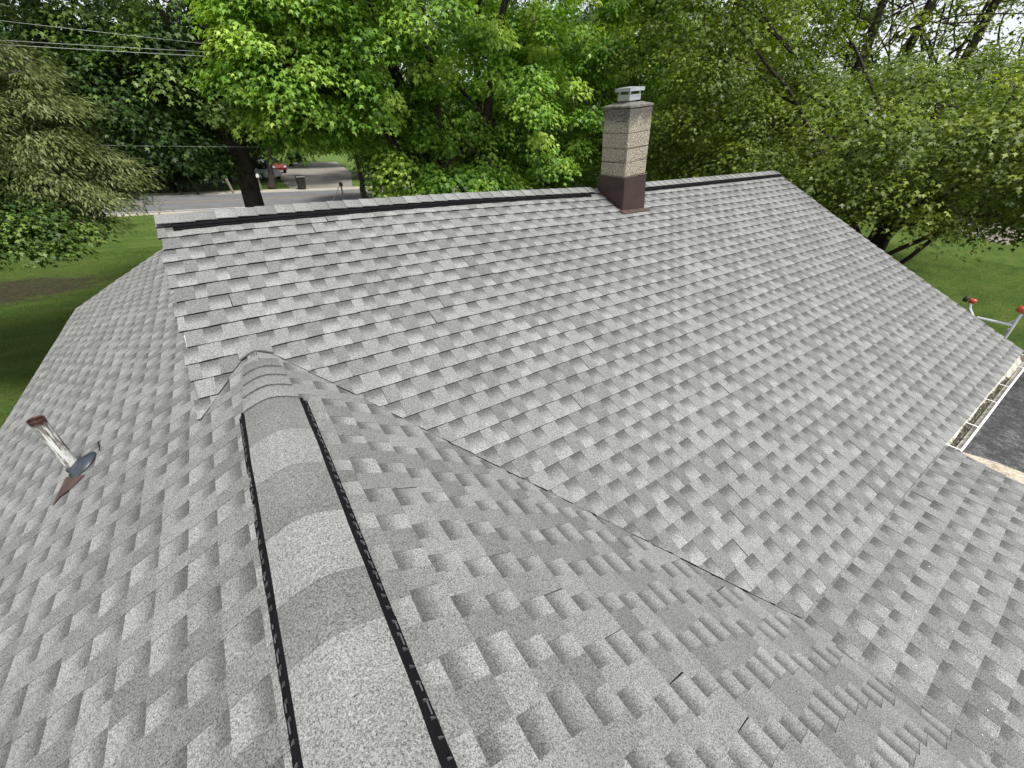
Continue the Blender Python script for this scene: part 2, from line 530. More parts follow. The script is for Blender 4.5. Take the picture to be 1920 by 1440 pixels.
class Shingles:
    def __init__(self):
        self.bm = bmesh.new()
        self.uv = self.bm.loops.layers.uv.new("UVMap")
        self.tone = self.bm.faces.layers.float.new("tone")
        self.kind = self.bm.faces.layers.float.new("kind")
    def face(self, pts, uvs, tone, kind):
        f = self.bm.faces.new([self.bm.verts.new(p) for p in pts])
        for l, q in zip(f.loops, uvs): l[self.uv].uv = q
        f[self.tone] = tone; f[self.kind] = kind
        return f
    def field(self, O, U, S, u0, u1, s0, s1, seed, e=0.143, warp=None, step=0.15, thick=1.0, cutk=2.0, edge_u0=True):
        """courses stacked along S from s0 (eave) to s1 (ridge)"""
        rnd = random.Random(seed)
        pat = []                                   # one shingle length of teeth and gaps, repeated with a fixed offset per course
        for _ in range(18):
            pat.append(0.105 * rnd.uniform(0.74, 1.28))
        pat = [w_ * 1.9 / sum(pat) for w_ in pat]
        PER = 1.9
        O = Vector(O); U = Vector(U).normalized(); S = Vector(S).normalized(); Nn = U.cross(S).normalized()
        if Nn.z < 0: Nn = -Nn
        def P(u, s, h, k):
            s2 = s + 0.0035 * vnoise(u * 1.7, k + seed) + 0.002 * vnoise(u * 6.1, k * 3 + seed)
            hh = h + 0.004 * vnoise(u * 0.9 + s * 0.7, seed + 5) + 0.0015 * vnoise(u * 4.3, k + 77)
            p = O + U * u + S * s2 + Nn * hh
            if warp: p = warp(p)
            return p
        k = 0
        s = s0
        while s < s1 - 0.01:
            sl, sh = s, min(s + e, s1) + 0.006
            off = (k * step + rnd.uniform(-0.010, 0.010)) % PER
            marks = [u0]
            base_u = math.floor((u0 - off) / PER) * PER + off
            pos_u, idx_u = base_u, 0
            kinds = []
            while pos_u < u1:
                nxt = pos_u + pat[idx_u % 18]
                if nxt > u0 + 0.02:
                    kinds.append((max(pos_u, u0), min(nxt, u1), idx_u % 2 == 0, idx_u % 9 == 8))
                pos_u = nxt; idx_u += 1
            for (u, ub, tooth, joint) in kinds:
                if ub - u < 0.012: continue
                if not tooth and joint: ub -= 0.002
                hlo = (0.0108 if tooth else 0.0086) * thick
                hhi = 0.0030 if tooth else 0.0008
                a = rnd.choice((0.70, 0.62, 0.50, 0.36, 0.30, 0.44)) if tooth else rnd.choice((0.62, 0.70, 0.56, 0.5))
                tone = a + rnd.uniform(-0.05, 0.05)
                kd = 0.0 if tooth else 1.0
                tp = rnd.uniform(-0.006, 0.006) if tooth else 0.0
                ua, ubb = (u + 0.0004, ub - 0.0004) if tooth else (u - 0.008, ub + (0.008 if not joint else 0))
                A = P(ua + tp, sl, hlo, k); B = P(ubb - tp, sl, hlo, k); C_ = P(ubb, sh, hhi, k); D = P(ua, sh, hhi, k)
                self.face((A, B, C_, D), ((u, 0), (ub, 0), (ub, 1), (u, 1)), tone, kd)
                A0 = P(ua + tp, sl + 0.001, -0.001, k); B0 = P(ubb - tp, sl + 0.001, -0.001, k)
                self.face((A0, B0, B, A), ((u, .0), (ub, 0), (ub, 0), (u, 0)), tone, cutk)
                if tooth:
                    D0 = P(ua, sh, -0.001, k); C0 = P(ubb, sh, -0.001, k)
                    self.face((D0, A0, A, D), ((u, 0.5),) * 4, tone * 0.8, 1.2)
                    self.face((B0, C0, C_, B), ((u, 0.5),) * 4, tone * 0.8, 1.2)
            s += e; k += 1
    def clip(self, co, no):
        """drop everything on the side the normal points to"""
        bm = self.bm
        bmesh.ops.bisect_plane(bm, geom=bm.verts[:] + bm.edges[:] + bm.faces[:], dist=1e-6, plane_co=co, plane_no=no, clear_outer=True)
    def build(self, name, parent):
        return obj_bm(name, self.bm, M_SH, parent)

SAGX = [-0.4, 0.18, 0.79, 1.7, 2.3, 4.2, 6.27, 9.2]
SAGZ = [-0.012, 0.0, 0.005, 0.006, 0.003, -0.030, -0.008, 0.030]
def sag(x): return float(np.interp(x, SAGX, SAGZ))
def warp_main(p):
    t = min(1.0, max(0.0, (p.y + 0.9) / (YB + 0.9)))
    return Vector((p.x, p.y, p.z + sag(p.x) * t * t * (3 - 2 * t)))

house = tag(empty("house", (0, 0, GZ)), "single storey house with crossing gable roofs of grey architectural shingles", "house")
HOFF = (0, 0, -GZ)
def H(o):
    """child of the house whose mesh is written in scene coordinates"""
    o.parent = house; o.location = HOFF; return o

SB = Vector((0, 1, TB)).normalized(); SRr = Vector((0, 1, TR)).normalized()
SN = Vector((-1, 0, TA)).normalized(); SLf = Vector((1, 0, TA)).normalized()

# main slope
E_ = 0.143
lenM = (YB - YE) * math.hypot(1, TB)
vl = Vector((TA, TB, 0)).normalized(); vr = Vector((-TA, TB, 0)).normalized()
me_t = bpy.data.meshes.new("main_roof")
sh = Shingles()
for half in (0, 1):
    part = Shingles()
    part.field((0, YE, ZE), (1, 0, 0), SB, XL, XR, 0.0, lenM, 11, warp=warp_main, thick=1.2)
    part.clip((0, 0, 0), (-1, 0, 0) if half == 0 else (1, 0, 0))
    part.clip((0, 0.012, 0), -vl if half == 0 else -vr)
    tmp = bpy.data.meshes.new("tmp")
    part.bm.to_mesh(tmp); part.bm.free()
    sh.bm.from_mesh(tmp); bpy.data.meshes.remove(tmp)
for v_ in sh.bm.verts: v_.co.z += 0.0015
main_roof = H(sh.build("main_roof", house))
sh = Shingles()
def flap(x, y):
    return max(y * TB + 0.0135 + 0.001, -(math.sqrt(x * x + 0.03 ** 2) - 0.03) * TA + 0.008)
yc = -0.105
for i in range(12):
    xa, xb = -0.098 + 0.196 * i / 12, -0.098 + 0.196 * (i + 1) / 12
    tn = 0.66 if i < 5 else 0.5
    for j in range(5):
        ya, yb2 = yc + 0.145 * j / 5, yc + 0.145 * (j + 1) / 5
        sh.face([(x, y, flap(x, y) + 0.004 * (1 - (y - yc) / 0.145)) for x, y in ((xa, ya), (xb, ya), (xb, yb2), (xa, yb2))], ((xa, 0), (xb, 0), (xb, 0.4), (xa, 0.4)), tn, 0)
    sh.face([(xa, yc, flap(xa, yc) - 0.006), (xb, yc, flap(xb, yc) - 0.006), (xb, yc, flap(xb, yc) + 0.004), (xa, yc, flap(xa, yc) + 0.004)], ((xa, 0),) * 4, tn, 1.45)
H(sh.build("ridge_flap", house))
# rear slope of the main roof
sh = Shingles()
ZBE = ZB - 4.27 * TB
sh.field((0, YB + 4.27, ZBE), (-1, 0, 0), Vector((0, -1, TB)), -XR, -XL, 0.0, 4.27 * math.hypot(1, TB), 12, warp=lambda p: Vector((p.x, p.y, p.z + sag(p.x) * max(0, min(1, (YB + 2.3 - p.y) / 2.3)))))
H(sh.build("rear_roof", house))
# low slope extension
sh = Shingles()
lenR = (YE - YR1) * math.hypot(1, TR)
zR1 = ZE - (YE - YR1) * TR
sh.field((0, YR1, zR1), (1, 0, 0), SRr, 1.9, XI, 0.0, lenR, 13)
# wing / extension valley: -x TA = ZE + (y-YE) TR
nv = Vector((TA, TR, 0)).normalized()
xv0 = -ZE / TA
sh.clip((xv0 - 0.03, YE, 0), -nv)
for v_ in sh.bm.verts: v_.co.z -= 0.004
H(sh.build("extension_roof", house))
# wing slopes
lenL = -XE * math.hypot(1, TA)
sh = Shingles()
sh.field((XE, 0, XE * TA), (0, -1, 0), SLf, -YF, -YN, 0.0, lenL, 14, step=0.232)
H(sh.build("wing_roof", house))
XN = 3.6
sh = Shingles()
nco = math.ceil(XN * math.hypot(1, TA) / E_)
sN = nco * E_
xN = sN / math.hypot(1, TA)
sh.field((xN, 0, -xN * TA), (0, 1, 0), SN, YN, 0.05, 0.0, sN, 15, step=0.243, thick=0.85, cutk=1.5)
sh.clip((0, 0.010, 0), vl)                                        # under the main slope
# stop just past the extension valley
sh.clip((xv0 + 0.10, YE, 0), nv)
H(sh.build("wing_roof", house))
sh = Shingles()
sh.field((2.3, 0, -2.3 * TA), (0, 1, 0), SN, 2.6, YF, 0.0, lenL, 16)
H(sh.build("wing_roof", house))

# roof deck and trim below the shingles
bm = bmesh.new()
def slab(bm, pts, t=0.03, drop=0.012):
    lo = [(x, y, z - drop - t) for x, y, z in pts]; hi = [(x, y, z - drop) for x, y, z in pts]
    n = len(pts)
    a = [bm.verts.new(p) for p in lo]; b2 = [bm.verts.new(p) for p in hi]
    bm.faces.new(a[::-1]); bm.faces.new(b2)
    for i in range(n):
        j = (i + 1) % n
        bm.faces.new((a[i], a[j], b2[j], b2[i]))
i_ = 0.012
xe_m = YE * TB / TA
slab(bm, [(XL + i_, XL * TA / TB + 0.12, XL * TA + 0.12 * TB), (0, 0.12, 0.12 * TB), (-xe_m + 0.1, YE + i_, ZE), (XR - i_, YE + i_, ZE), (XR - i_, YB, ZB - 0.05), (XL + i_, YB, ZB - 0.05)], drop=0.02)
slab(bm, [(XL + i_, YB, ZB - 0.05), (XR - i_, YB, ZB - 0.05), (XR - i_, YB + 4.25, ZBE), (XL + i_, YB + 4.25, ZBE)])
slab(bm, [(xv0 + 0.02, YE, ZE), (xv0 + 0.02 + (YE - YR1) * TR / TA, YR1, zR1), (XI - i_, YR1, zR1), (XI - i_, YE, ZE)])
slab(bm, [(XE + i_, YN, XE * TA), (0, YN, 0), (0, YF - i_, 0), (XE + i_, YF - i_, XE * TA)], drop=0.02)
slab(bm, [(0, YN, 0), (xv0 + 0.5, YN, -(xv0 + 0.5) * TA), (xv0 + 0.1, YE, -(xv0 + 0.1) * TA), (0, 0, 0)], drop=0.02)
slab(bm, [(0, 2.75, 0), (2.3, 5.5, -2.3 * TA), (2.3, YF - i_, -2.3 * TA), (0, YF - i_, 0)], drop=0.02)
H(obj_bm("roof_deck", bm, M_FELT))
# walls
bm = bmesh.new()
def wall_poly(pts, t):
    a = [bm.verts.new(p) for p in pts]; b2 = [bm.verts.new(Vector(p) + Vector(t)) for p in pts]
    bm.faces.new(a); bm.faces.new(b2[::-1])
    n = len(pts)
    for k in range(n):
        j = (k + 1) % n
        bm.faces.new((a[k], b2[k], b2[j], a[j]))
d = 0.09
wall_poly([(9.0, -2.55, GZ), (9.0, 5.3, GZ), (9.0, 5.3, 5.3 * -TB + 2 * ZB - d), (9.0, YB, ZB - d), (9.0, -2.55, -2.55 * TB - d)], (-0.12, 0, 0))
wall_poly([(-0.30, -0.30, -0.4), (-0.30, 2.9, -0.4), (-0.30, 2.9, -2.9 * TB + 2 * ZB - d), (-0.30, YB, ZB - d), (-0.30, -0.30, -0.30 * TB - d)], (0.1, 0, 0))
wall_poly([(XI - 0.2, -2.43, GZ), (9.0, -2.43, GZ), (9.0, -2.43, -2.55 * TB - d - 0.02), (XI - 0.2, -2.43, -2.55 * TB - d - 0.02)], (0, -0.12, 0))
wall_poly([(XI - 0.25, YR1 + 0.3, GZ), (XI - 0.25, -2.56, GZ), (XI - 0.25, YE + 0.0, ZE - d), (XI - 0.25, YR1 + 0.3, zR1 - d)], (-0.12, 0, 0))
wall_poly([(XE + 0.3, YN + 0.3, GZ), (XE + 0.3, YF - 0.2, GZ), (XE + 0.3, YF - 0.2, (XE + 0.3) * TA - d), (XE + 0.3, YN + 0.3, (XE + 0.3) * TA - d)], (0.12, 0, 0))
wall_poly([(XE + 0.43, YF - 0.2, GZ), (2.0, YF - 0.2, GZ), (2.0, YF - 0.2, -2.0 * TA - d), (0, YF - 0.2, -d), (XE + 0.43, YF - 0.2, (XE + 0.43) * TA - d)], (0, -0.12, 0))
wall_poly([(2.01, 5.2, GZ), (8.86, 5.2, GZ), (8.86, 5.2, -1.18), (2.01, 5.2, -1.18)], (0, -0.12, 0))
H(obj_bm("wall", bm, M_SIDING))

# fascia / rake trim
def board(p, q, w_, t, off):
    bm = bmesh.new()
    p = Vector(p) + Vector(off); q = Vector(q) + Vector(off); t = Vector(t); z = Vector((0, 0, -w_))
    hexa(bm, [p + z, q + z, q + z + t, p + z + t, p, q, q + t, p + t])
    H(obj_bm("fascia", bm, M_WHITE))
board((XR, YE, ZE), (XR, YB, ZB - 0.03), 0.13, (0.018, 0, 0), (-0.03, 0, -0.016))
board((XR, YB, ZB - 0.03), (XR, YB + 4.25, ZBE), 0.13, (0.018, 0, 0), (-0.03, 0, -0.016))
board((XL, -0.4, -0.4 * TB), (XL, YB, ZB), 0.10, (0.018, 0, 0), (0.012, 0, -0.03))
board((XL, YB, ZB), (XL, 3.0, ZB - (3.0 - YB) * TB), 0.10, (0.018, 0, 0), (0.012, 0, -0.03))
board((XI, YR1, zR1), (XI, YE - 0.02, ZE), 0.12, (0.018, 0, 0), (-0.03, 0, -0.014))
board((XE, YN, XE * TA), (XE, YF, XE * TA), 0.12, (0.018, 0, 0), (0.014, 0, -0.03))

# ------------------------------------------------------------------ ridge caps and vents
def cap_profile(hw, slope, lift, rr=0.03, n=9):
    pts = []
    for k in range(n):
        x = -hw + 2 * hw * k / (n - 1)
        z = -(math.sqrt(x * x + rr * rr) - rr) * slope + lift - rr * slope * 0.3
        pts.append((x, z))
    return pts

# main ridge caps: butts face the left end
def main_caps(x0, x1, seed):
    s = Shingles(); rnd = random.Random(seed)
    ex = 0.147; x = x0; hw = 0.128
    first = True
    while x < x1 - 0.02:
        ln = 0.25 if first else ex
        xb = min(x + ln + 0.006, x1)
        tone = rnd.choice((0.74, 0.66, 0.5, 0.42, 0.6, 0.8))
        jit = rnd.uniform(-0.004, 0.004)
        for k in range(8):
            def q(xx, kk, h):
                pr = cap_profile(hw, TB * 0.97, 0.032)[kk]
                return (xx, YB + jit * 0.5 + pr[0], ZB + pr[1] + h + sag(xx))
            A, B, C_, D = q(x, k, 0.007), q(xb, k, 0.0005), q(xb, k + 1, 0.0005), q(x, k + 1, 0.007)
            s.face((A, B, C_, D), ((x, 0), (xb, 1), (xb, 1), (x, 0)), tone, 0.22)
            s.face((q(x, k, -0.004), A, D, q(x, k + 1, -0.004)), ((x, 0),) * 4, tone * 0.6, 0)
        e0, e1, e2, e3 = q(x, 0, 0.007), q(xb, 0, 0.0005), q(xb, 0, -0.004), q(x, 0, 0.003)
        s.face((e3, e2, e1, e0), ((x, 0),) * 4, tone * 0.55, 0)
        x += ln; first = False
    return s
s1 = main_caps(XL + 0.005, 4.28, 5); s2 = main_caps(4.93, XR - 0.02, 6)
H(s1.build("ridge_cap", house)); H(s2.build("ridge_cap", house))

def main_vent(x0, x1):
    n = int((x1 - x0) / 0.35) + 1
    for sgn in (-1, 1):
        bm = bmesh.new()
        for k in range(n):
            xa = x0 + (x1 - x0) * k / n; xb = x0 + (x1 - x0) * (k + 1) / n + 0.001
            ya, yb2 = 0.112, 0.152
            P = []
            for zz in (0.010, 0.030):
                for (xx, yy) in ((xa, ya), (xb, ya), (xb, yb2), (xa, yb2)):
                    P.append((xx, YB + sgn * yy, ZB - yy * TB + zz + sag(xx) + (0.004 if yy == yb2 else 0) * (zz < 0.02)))
            hexa(bm, P)
            # baffle lip
            P = []
            for zz in (0.010, 0.018):
                for (xx, yy) in ((xa, yb2 + 0.001), (xb, yb2 + 0.001), (xb, yb2 + 0.014), (xa, yb2 + 0.014)):
                    P.append((xx, YB + sgn * yy, ZB - yy * TB + zz + sag(xx)))
            hexa(bm, P)
        H(obj_bm("ridge_vent", bm, M_BLACK))
main_vent(XL + 0.10, 4.16); main_vent(4.97, XR - 0.03)

# wing ridge: four caps stepping towards the viewer, then a long run laid the other way
s = Shingles()
def wq(y, kk, h, hw, lift):
    pr = cap_profile(hw, TA * 0.985, lift, 0.075, 13)[kk]
    return (pr[0] + 0.010, y, pr[1] + h)
YC = [-0.235, -0.357, -0.478, -0.61, -0.758]
tones = [0.30, 0.46, 0.62, 0.70, 0.52]
for k in range(4):
    ya, yb2 = YC[k], YC[k + 1]
    hw_a = 0.098 + 0.010 * k; hw_b = 0.106 + 0.010 * k
    la, lb = 0.013 + 0.001 * k, 0.017 + 0.0012 * k
    for j in range(12):
        A = wq(ya + 0.01, j, 0.001, hw_a, la); B = wq(ya + 0.01, j + 1, 0.001, hw_a, la)
        C_ = wq(yb2, j + 1, 0.010, hw_b, lb); D = wq(yb2, j, 0.010, hw_b, lb)
        s.face((D, C_, B, A), ((0, 0), (1, 0), (1, 1), (0, 1)), tones[k], 0.15)
        s.face((wq(yb2, j, -0.012, hw_b, lb), wq(yb2, j + 1, -0.012, hw_b, lb), C_, D), ((0, 0),) * 4, 0.1, 0)
bands = [(-0.758, -1.085, 0.30, 0.42), (-1.085, -1.373, 0.76, 0.66), (-1.373, -1.687, 0.42, 0.26), (-1.687, -1.979, 0.78, 0.68), (-1.979, -2.184, 0.26, 0.36),
         (-2.184, -2.40, 0.76, 0.70), (-2.40, -2.62, 0.64, 0.60), (-2.62, -2.8, 0.70, 0.74)]
y = -2.8
rnd = random.Random(3)
while y > YN + 0.2:
    bands.append((y, y - 0.28, rnd.uniform(0.3, 0.75), rnd.uniform(0.3, 0.75))); y -= 0.28
def lift_at(y):
    t = min(1, max(0, (-0.72 - y) / 0.2)); t = t * t * (3 - 2 * t)
    return 0.0205 + 0.0065 * t
def hw_at(y):
    t = min(1, max(0, (-0.72 - y) / 0.2))
    return 0.134 + 0.003 * t + 0.003 * vnoise(y * 5, 9)
for (ya, yb2, t0, t1) in bands:
    m_ = 5
    for i in range(m_):
        y0 = ya + (yb2 - ya) * i / m_; y1 = ya + (yb2 - ya) * (i + 1) / m_
        h0 = 0.0 + 0.0011 * (i / m_); h1 = 0.0011 * ((i + 1) / m_)
        for j in range(12):
            A = wq(y0, j, h0, hw_at(y0), lift_at(y0)); B = wq(y0, j + 1, h0, hw_at(y0), lift_at(y0))
            C_ = wq(y1, j + 1, h1, hw_at(y1), lift_at(y1)); D = wq(y1, j, h1, hw_at(y1), lift_at(y1))
            s.face((D, C_, B, A), ((0, 0.2),) * 4, t0 + (t1 - t0) * (i + 0.5) / m_, 0)
        for j, fl in ((0, 1), (12, -1)):
            A = wq(y0, j, h0, hw_at(y0), lift_at(y0)); D = wq(y1, j, h1, hw_at(y1), lift_at(y1))
            A2 = (A[0], A[1], A[2] - 0.006); D2 = (D[0], D[1], D[2] - 0.006)
            s.face((A2, D2, D, A) if fl > 0 else (A, D, D2, A2), ((0, 0),) * 4, 0.2, 0)
wc = H(s.build("ridge_cap", house))
for p_ in wc.data.polygons: p_.use_smooth = False

# black louvred vent strip under both edges of the wing cap
rnd = random.Random(8)
for sgn in (-1, 1):
    bm = bmesh.new()
    y = -0.73
    while y > YN + 0.3:
        y2 = y - 0.05
        def vp(x, yy, h): return (sgn * x, yy, -x * TA + h)
        xo = (0.147 if sgn < 0 else 0.168) + rnd.uniform(-0.001, 0.001) + 0.002 * vnoise(y * 1.3, 4)
        P = [vp(0.130, y, 0.008), vp(0.130, y2, 0.008), vp(xo - 0.003, y2, 0.008), vp(xo - 0.003, y, 0.008),
             vp(0.130, y, 0.030), vp(0.130, y2, 0.030), vp(xo - 0.004, y2, 0.032), vp(xo - 0.004, y, 0.032)]
        hexa(bm, P)
        # bottom flange
        P = [vp(xo - 0.003, y, 0.0085), vp(xo - 0.003, y2, 0.0085), vp(xo + 0.013, y2, 0.0085), vp(xo + 0.013, y, 0.0085),
             vp(xo - 0.003, y, 0.0125), vp(xo - 0.003, y2, 0.0125), vp(xo + 0.013, y2, 0.0125), vp(xo + 0.013, y, 0.0125)]
        hexa(bm, P)
        # rib and rail with worn edges
        yr = y - 0.02 + rnd.uniform(-0.004, 0.004)
        if rnd.random() < 0.92:
            P = [vp(xo - 0.003, yr, 0.0127), vp(xo - 0.003, yr - 0.0035, 0.0127), vp(xo + 0.011, yr - 0.0035, 0.0127), vp(xo + 0.011, yr, 0.0127),
                 vp(xo - 0.003, yr, 0.030), vp(xo - 0.003, yr - 0.0035, 0.030), vp(xo + 0.004, yr - 0.0035, 0.026), vp(xo + 0.004, yr, 0.026)]
            hexa(bm, P, 1)
        if rnd.random() < 0.55:
            ya_, yb_ = yr - 0.006, yr - 0.006 - rnd.uniform(0.012, 0.036)
            P = [vp(xo + 0.003, ya_, 0.020), vp(xo + 0.003, yb_, 0.020), vp(xo + 0.007, yb_, 0.020), vp(xo + 0.007, ya_, 0.020),
                 vp(xo + 0.003, ya_, 0.0235), vp(xo + 0.003, yb_, 0.0235), vp(xo + 0.007, yb_, 0.0235), vp(xo + 0.007, ya_, 0.0235)]
            hexa(bm, P, 1)
        y = y2 + 0.0004
    H(obj_bm("ridge_vent", bm, [M_BLACK, M_RIB]))

# ------------------------------------------------------------------ chimney
ch = empty("chimney", (4.40, 0.875, 0.36)); ch.parent = house; ch.scale = (1, 1, 0.968); ch.location = Vector((4.425, 0.89, 0.385)) - Vector((0, 0, GZ))
ch.rotation_euler = (0, R(-6.3), 0)
CW, CD = 0.385, 0.42
bm = bmesh.new()
zs = [0.0, 0.40, 0.56, 0.72, 0.88, 1.135]
for k in range(len(zs) - 1):
    j = 0.002 * ((-1) ** k)
    box(bm, (j, j, zs[k] + 0.0025), (CW + j, CD, zs[k + 1] - 0.0025))
bmesh.ops.bevel(bm, geom=bm.edges[:], offset=0.006, segments=2, affect='EDGES')
o = obj_bm("chimney_stack", bm, M_BLOCK, ch)
bm = bmesh.new()
box(bm, (0.005, 0.005, 0.02), (CW - 0.005, CD - 0.005, 1.13))
obj_bm("mortar", bm, M_MORTAR, ch)
# cracks along the third and fourth joint
bm = bmesh.new()
def crack(pts, r=0.0022):
    bm = bmesh.new()
    P = []
    rr = random.Random(len(pts))
    for a, b2 in zip(pts[:-1], pts[1:]):
        for i in range(4):
            t = i / 4
            P.append([a[c] + (b2[c] - a[c]) * t + rr.uniform(-0.003, 0.003) * (c == 2) for c in range(3)])
    P.append(list(pts[-1]))
    tube_bm(bm, P, r, 5)
    obj_bm("crack", bm, M_BLACK, ch)
crack([(-0.002, 0.43, 0.555), (-0.002, 0.2, 0.56), (-0.002, 0.06, 0.585), (-0.002, 0.0, 0.61)])
crack([(0.25, 0.0, 0.585), (0.30, 0.0, 0.570), (0.385, 0.0, 0.60)], 0.0016)
crack([(-0.001, 0.19, 1.005), (-0.001, 0.03, 1.01)])
bm = bmesh.new()
hexa(bm, [(-0.004, -0.004, 1.138), (CW + 0.005, -0.005, 1.138), (CW + 0.004, CD + 0.004, 1.138), (-0.005, CD + 0.004, 1.138),
          (-0.003, -0.003, 1.160), (CW + 0.003, -0.004, 1.162), (CW + 0.003, CD + 0.003, 1.160), (-0.003, CD + 0.003, 1.162)])
hexa(bm, [(0.0, 0.0, 1.1625), (CW, 0.0, 1.1625), (CW, CD, 1.1625), (0, CD, 1.1625),
          (0.08, 0.09, 1.19), (CW - 0.08, 0.09, 1.19), (CW - 0.08, CD - 0.09, 1.19), (0.08, CD - 0.09, 1.19)])
bmesh.ops.bevel(bm, geom=bm.edges[:], offset=0.004, segments=1, affect='EDGES')
obj_bm("crown", bm, M_CROWN, ch)
cx, cy = CW / 2, CD / 2
bm = bmesh.new()
box(bm, (cx - 0.062, cy - 0.062, 1.17), (cx + 0.062, cy + 0.062, 1.215))
bmesh.ops.bevel(bm, geom=bm.edges[:], offset=0.010, segments=2, affect='EDGES')
obj_bm("flue", bm, M_CLAY, ch)
bm = bmesh.new()
hw = 0.094
hexa(bm, [(cx - hw, cy - hw, 1.208), (cx + hw, cy - hw, 1.208), (cx + hw, cy + hw, 1.208), (cx - hw, cy + hw, 1.208),
          (cx - hw, cy - hw, 1.268), (cx + hw, cy - hw, 1.268), (cx + hw, cy + hw, 1.268), (cx - hw, cy + hw, 1.268)])
for sx in (-1, 1):
    for sy in (-1, 1):
        box(bm, (cx + sx * 0.08 - 0.010, cy + sy * 0.08 - 0.010, 1.2685), (cx + sx * 0.08 + 0.010, cy + sy * 0.08 + 0.010, 1.299))
hw = 0.122
hexa(bm, [(cx - hw, cy - hw, 1.298), (cx + hw, cy - hw, 1.298), (cx + hw, cy + hw, 1.298), (cx - hw, cy + hw, 1.298),
          (cx - hw, cy - hw, 1.332), (cx + hw, cy - hw, 1.332), (cx + hw, cy + hw, 1.332), (cx - hw, cy + hw, 1.332)])
hw = 0.119
v5 = [bm.verts.new(p) for p in ((cx - hw, cy - hw, 1.3325), (cx + hw, cy - hw, 1.3325), (cx + hw, cy + hw, 1.3325), (cx - hw, cy + hw, 1.3325), (cx, cy, 1.346))]
for a, b2 in ((0, 1), (1, 2), (2, 3), (3, 0)): bm.faces.new((v5[a], v5[b2], v5[4]))
bmesh.ops.bevel(bm, geom=[e for e in bm.edges if e.calc_length() < 0.05], offset=0.003, segments=1, affect='EDGES')
obj_bm("flue_cap", bm, M_GALV, ch)
# brown flashing wrapped round the base, flaring onto the slope
bm = bmesh.new()
a, b2 = -0.012, CW + 0.012
z0f, z0b = 0.0, 0.0
top = 0.395
hexa(bm, [(a - 0.012, -0.030, -0.05), (b2 + 0.012, -0.030, -0.05), (b2 + 0.012, CD + 0.05, -0.05), (a - 0.012, CD + 0.05, -0.05),
          (a, -0.012, top), (b2, -0.012, top), (b2, CD + 0.012, top), (a, CD + 0.012, top)])
bmesh.ops.bevel(bm, geom=bm.edges[:], offset=0.006, segments=2, affect='EDGES')
obj_bm("flashing", bm, M_BROWN, ch)
# ragged sealant along the top edge of the flashing and apron flange
bm = bmesh.new()
rr = random.Random(2)
for side in range(2):
    P = []
    for k in range(26):
        t = k / 25
        p = (a - 0.002 + (b2 - a) * t, -0.014, top + rr.uniform(-0.006, 0.006)) if side == 0 else (a - 0.004, -0.012 + (CD + 0.02) * t, top + rr.uniform(-0.006, 0.006))
        P.append(p)
    tube_bm(bm, P, [rr.choice((0.0015, 0.002, 0.003, 0.006)) for _ in P], 6)
obj_bm("sealant", bm, M_MORTAR, ch)
# apron flange lying on the shingles: written in scene coordinates and turned back into the chimney frame
bm = bmesh.new()
def onM(x, y, h): return Vector((x, y, y * TB + h + sag(x) * max(0, min(1, (y + 0.9) / (YB + 0.9)))))
P = [onM(4.395, 0.80, 0.016), onM(4.90, 0.80, 0.016), onM(4.90, 0.86, 0.016), onM(4.395, 0.86, 0.016),
     onM(4.395, 0.80, 0.021), onM(4.90, 0.80, 0.021), onM(4.90, 0.86, 0.021), onM(4.395, 0.86, 0.021)]
hexa(bm, P)
P = [onM(4.375, 0.80, 0.0165), onM(4.40, 0.80, 0.0165), onM(4.40, 1.30, 0.0165), onM(4.375, 1.30, 0.0165),
     onM(4.375, 0.80, 0.0205), onM(4.40, 0.80, 0.0205), onM(4.40, 1.30, 0.0205), onM(4.375, 1.30, 0.0205)]
hexa(bm, P)
ap = obj_bm("apron", bm, M_RUSTFL, ch)
ap.matrix_parent_inverse = (Matrix.Translation(Vector((4.425, 0.89, 0.385))) @ Matrix.Rotation(R(-6.3), 4, 'Y') @ Matrix.Diagonal((1, 1, 0.968, 1))).inverted()

# ------------------------------------------------------------------ plumbing vent pipe
pv = Vector((-1.185, 0.165, -0.665))
pipe = empty("vent_pipe"); pipe.parent = house; pipe.location = pv - Vector((0, 0, GZ))
bm = bmesh.new()
prof = [(0.034, -0.05), (0.034, 0.10), (0.0335, 0.25), (0.0355, 0.385), (0.038, 0.415), (0.039, 0.428), (0.037, 0.430), (0.0345, 0.420), (0.031, 0.30), (0.031, 0.05)]
seg = 28
rings = [[bm.verts.new((r_ * math.cos(2 * math.pi * i / seg), r_ * math.sin(2 * math.pi * i / seg), z)) for i in range(seg)] for r_, z in prof]
for r0, r1 in zip(rings[:-1], rings[1:]):
    for i in range(seg):
        bm.faces.new((r0[i], r0[(i + 1) % seg], r1[(i + 1) % seg], r1[i]))
bm.faces.new(rings[-1])
obj_bm("pipe", bm, M_PIPE, pipe, True)
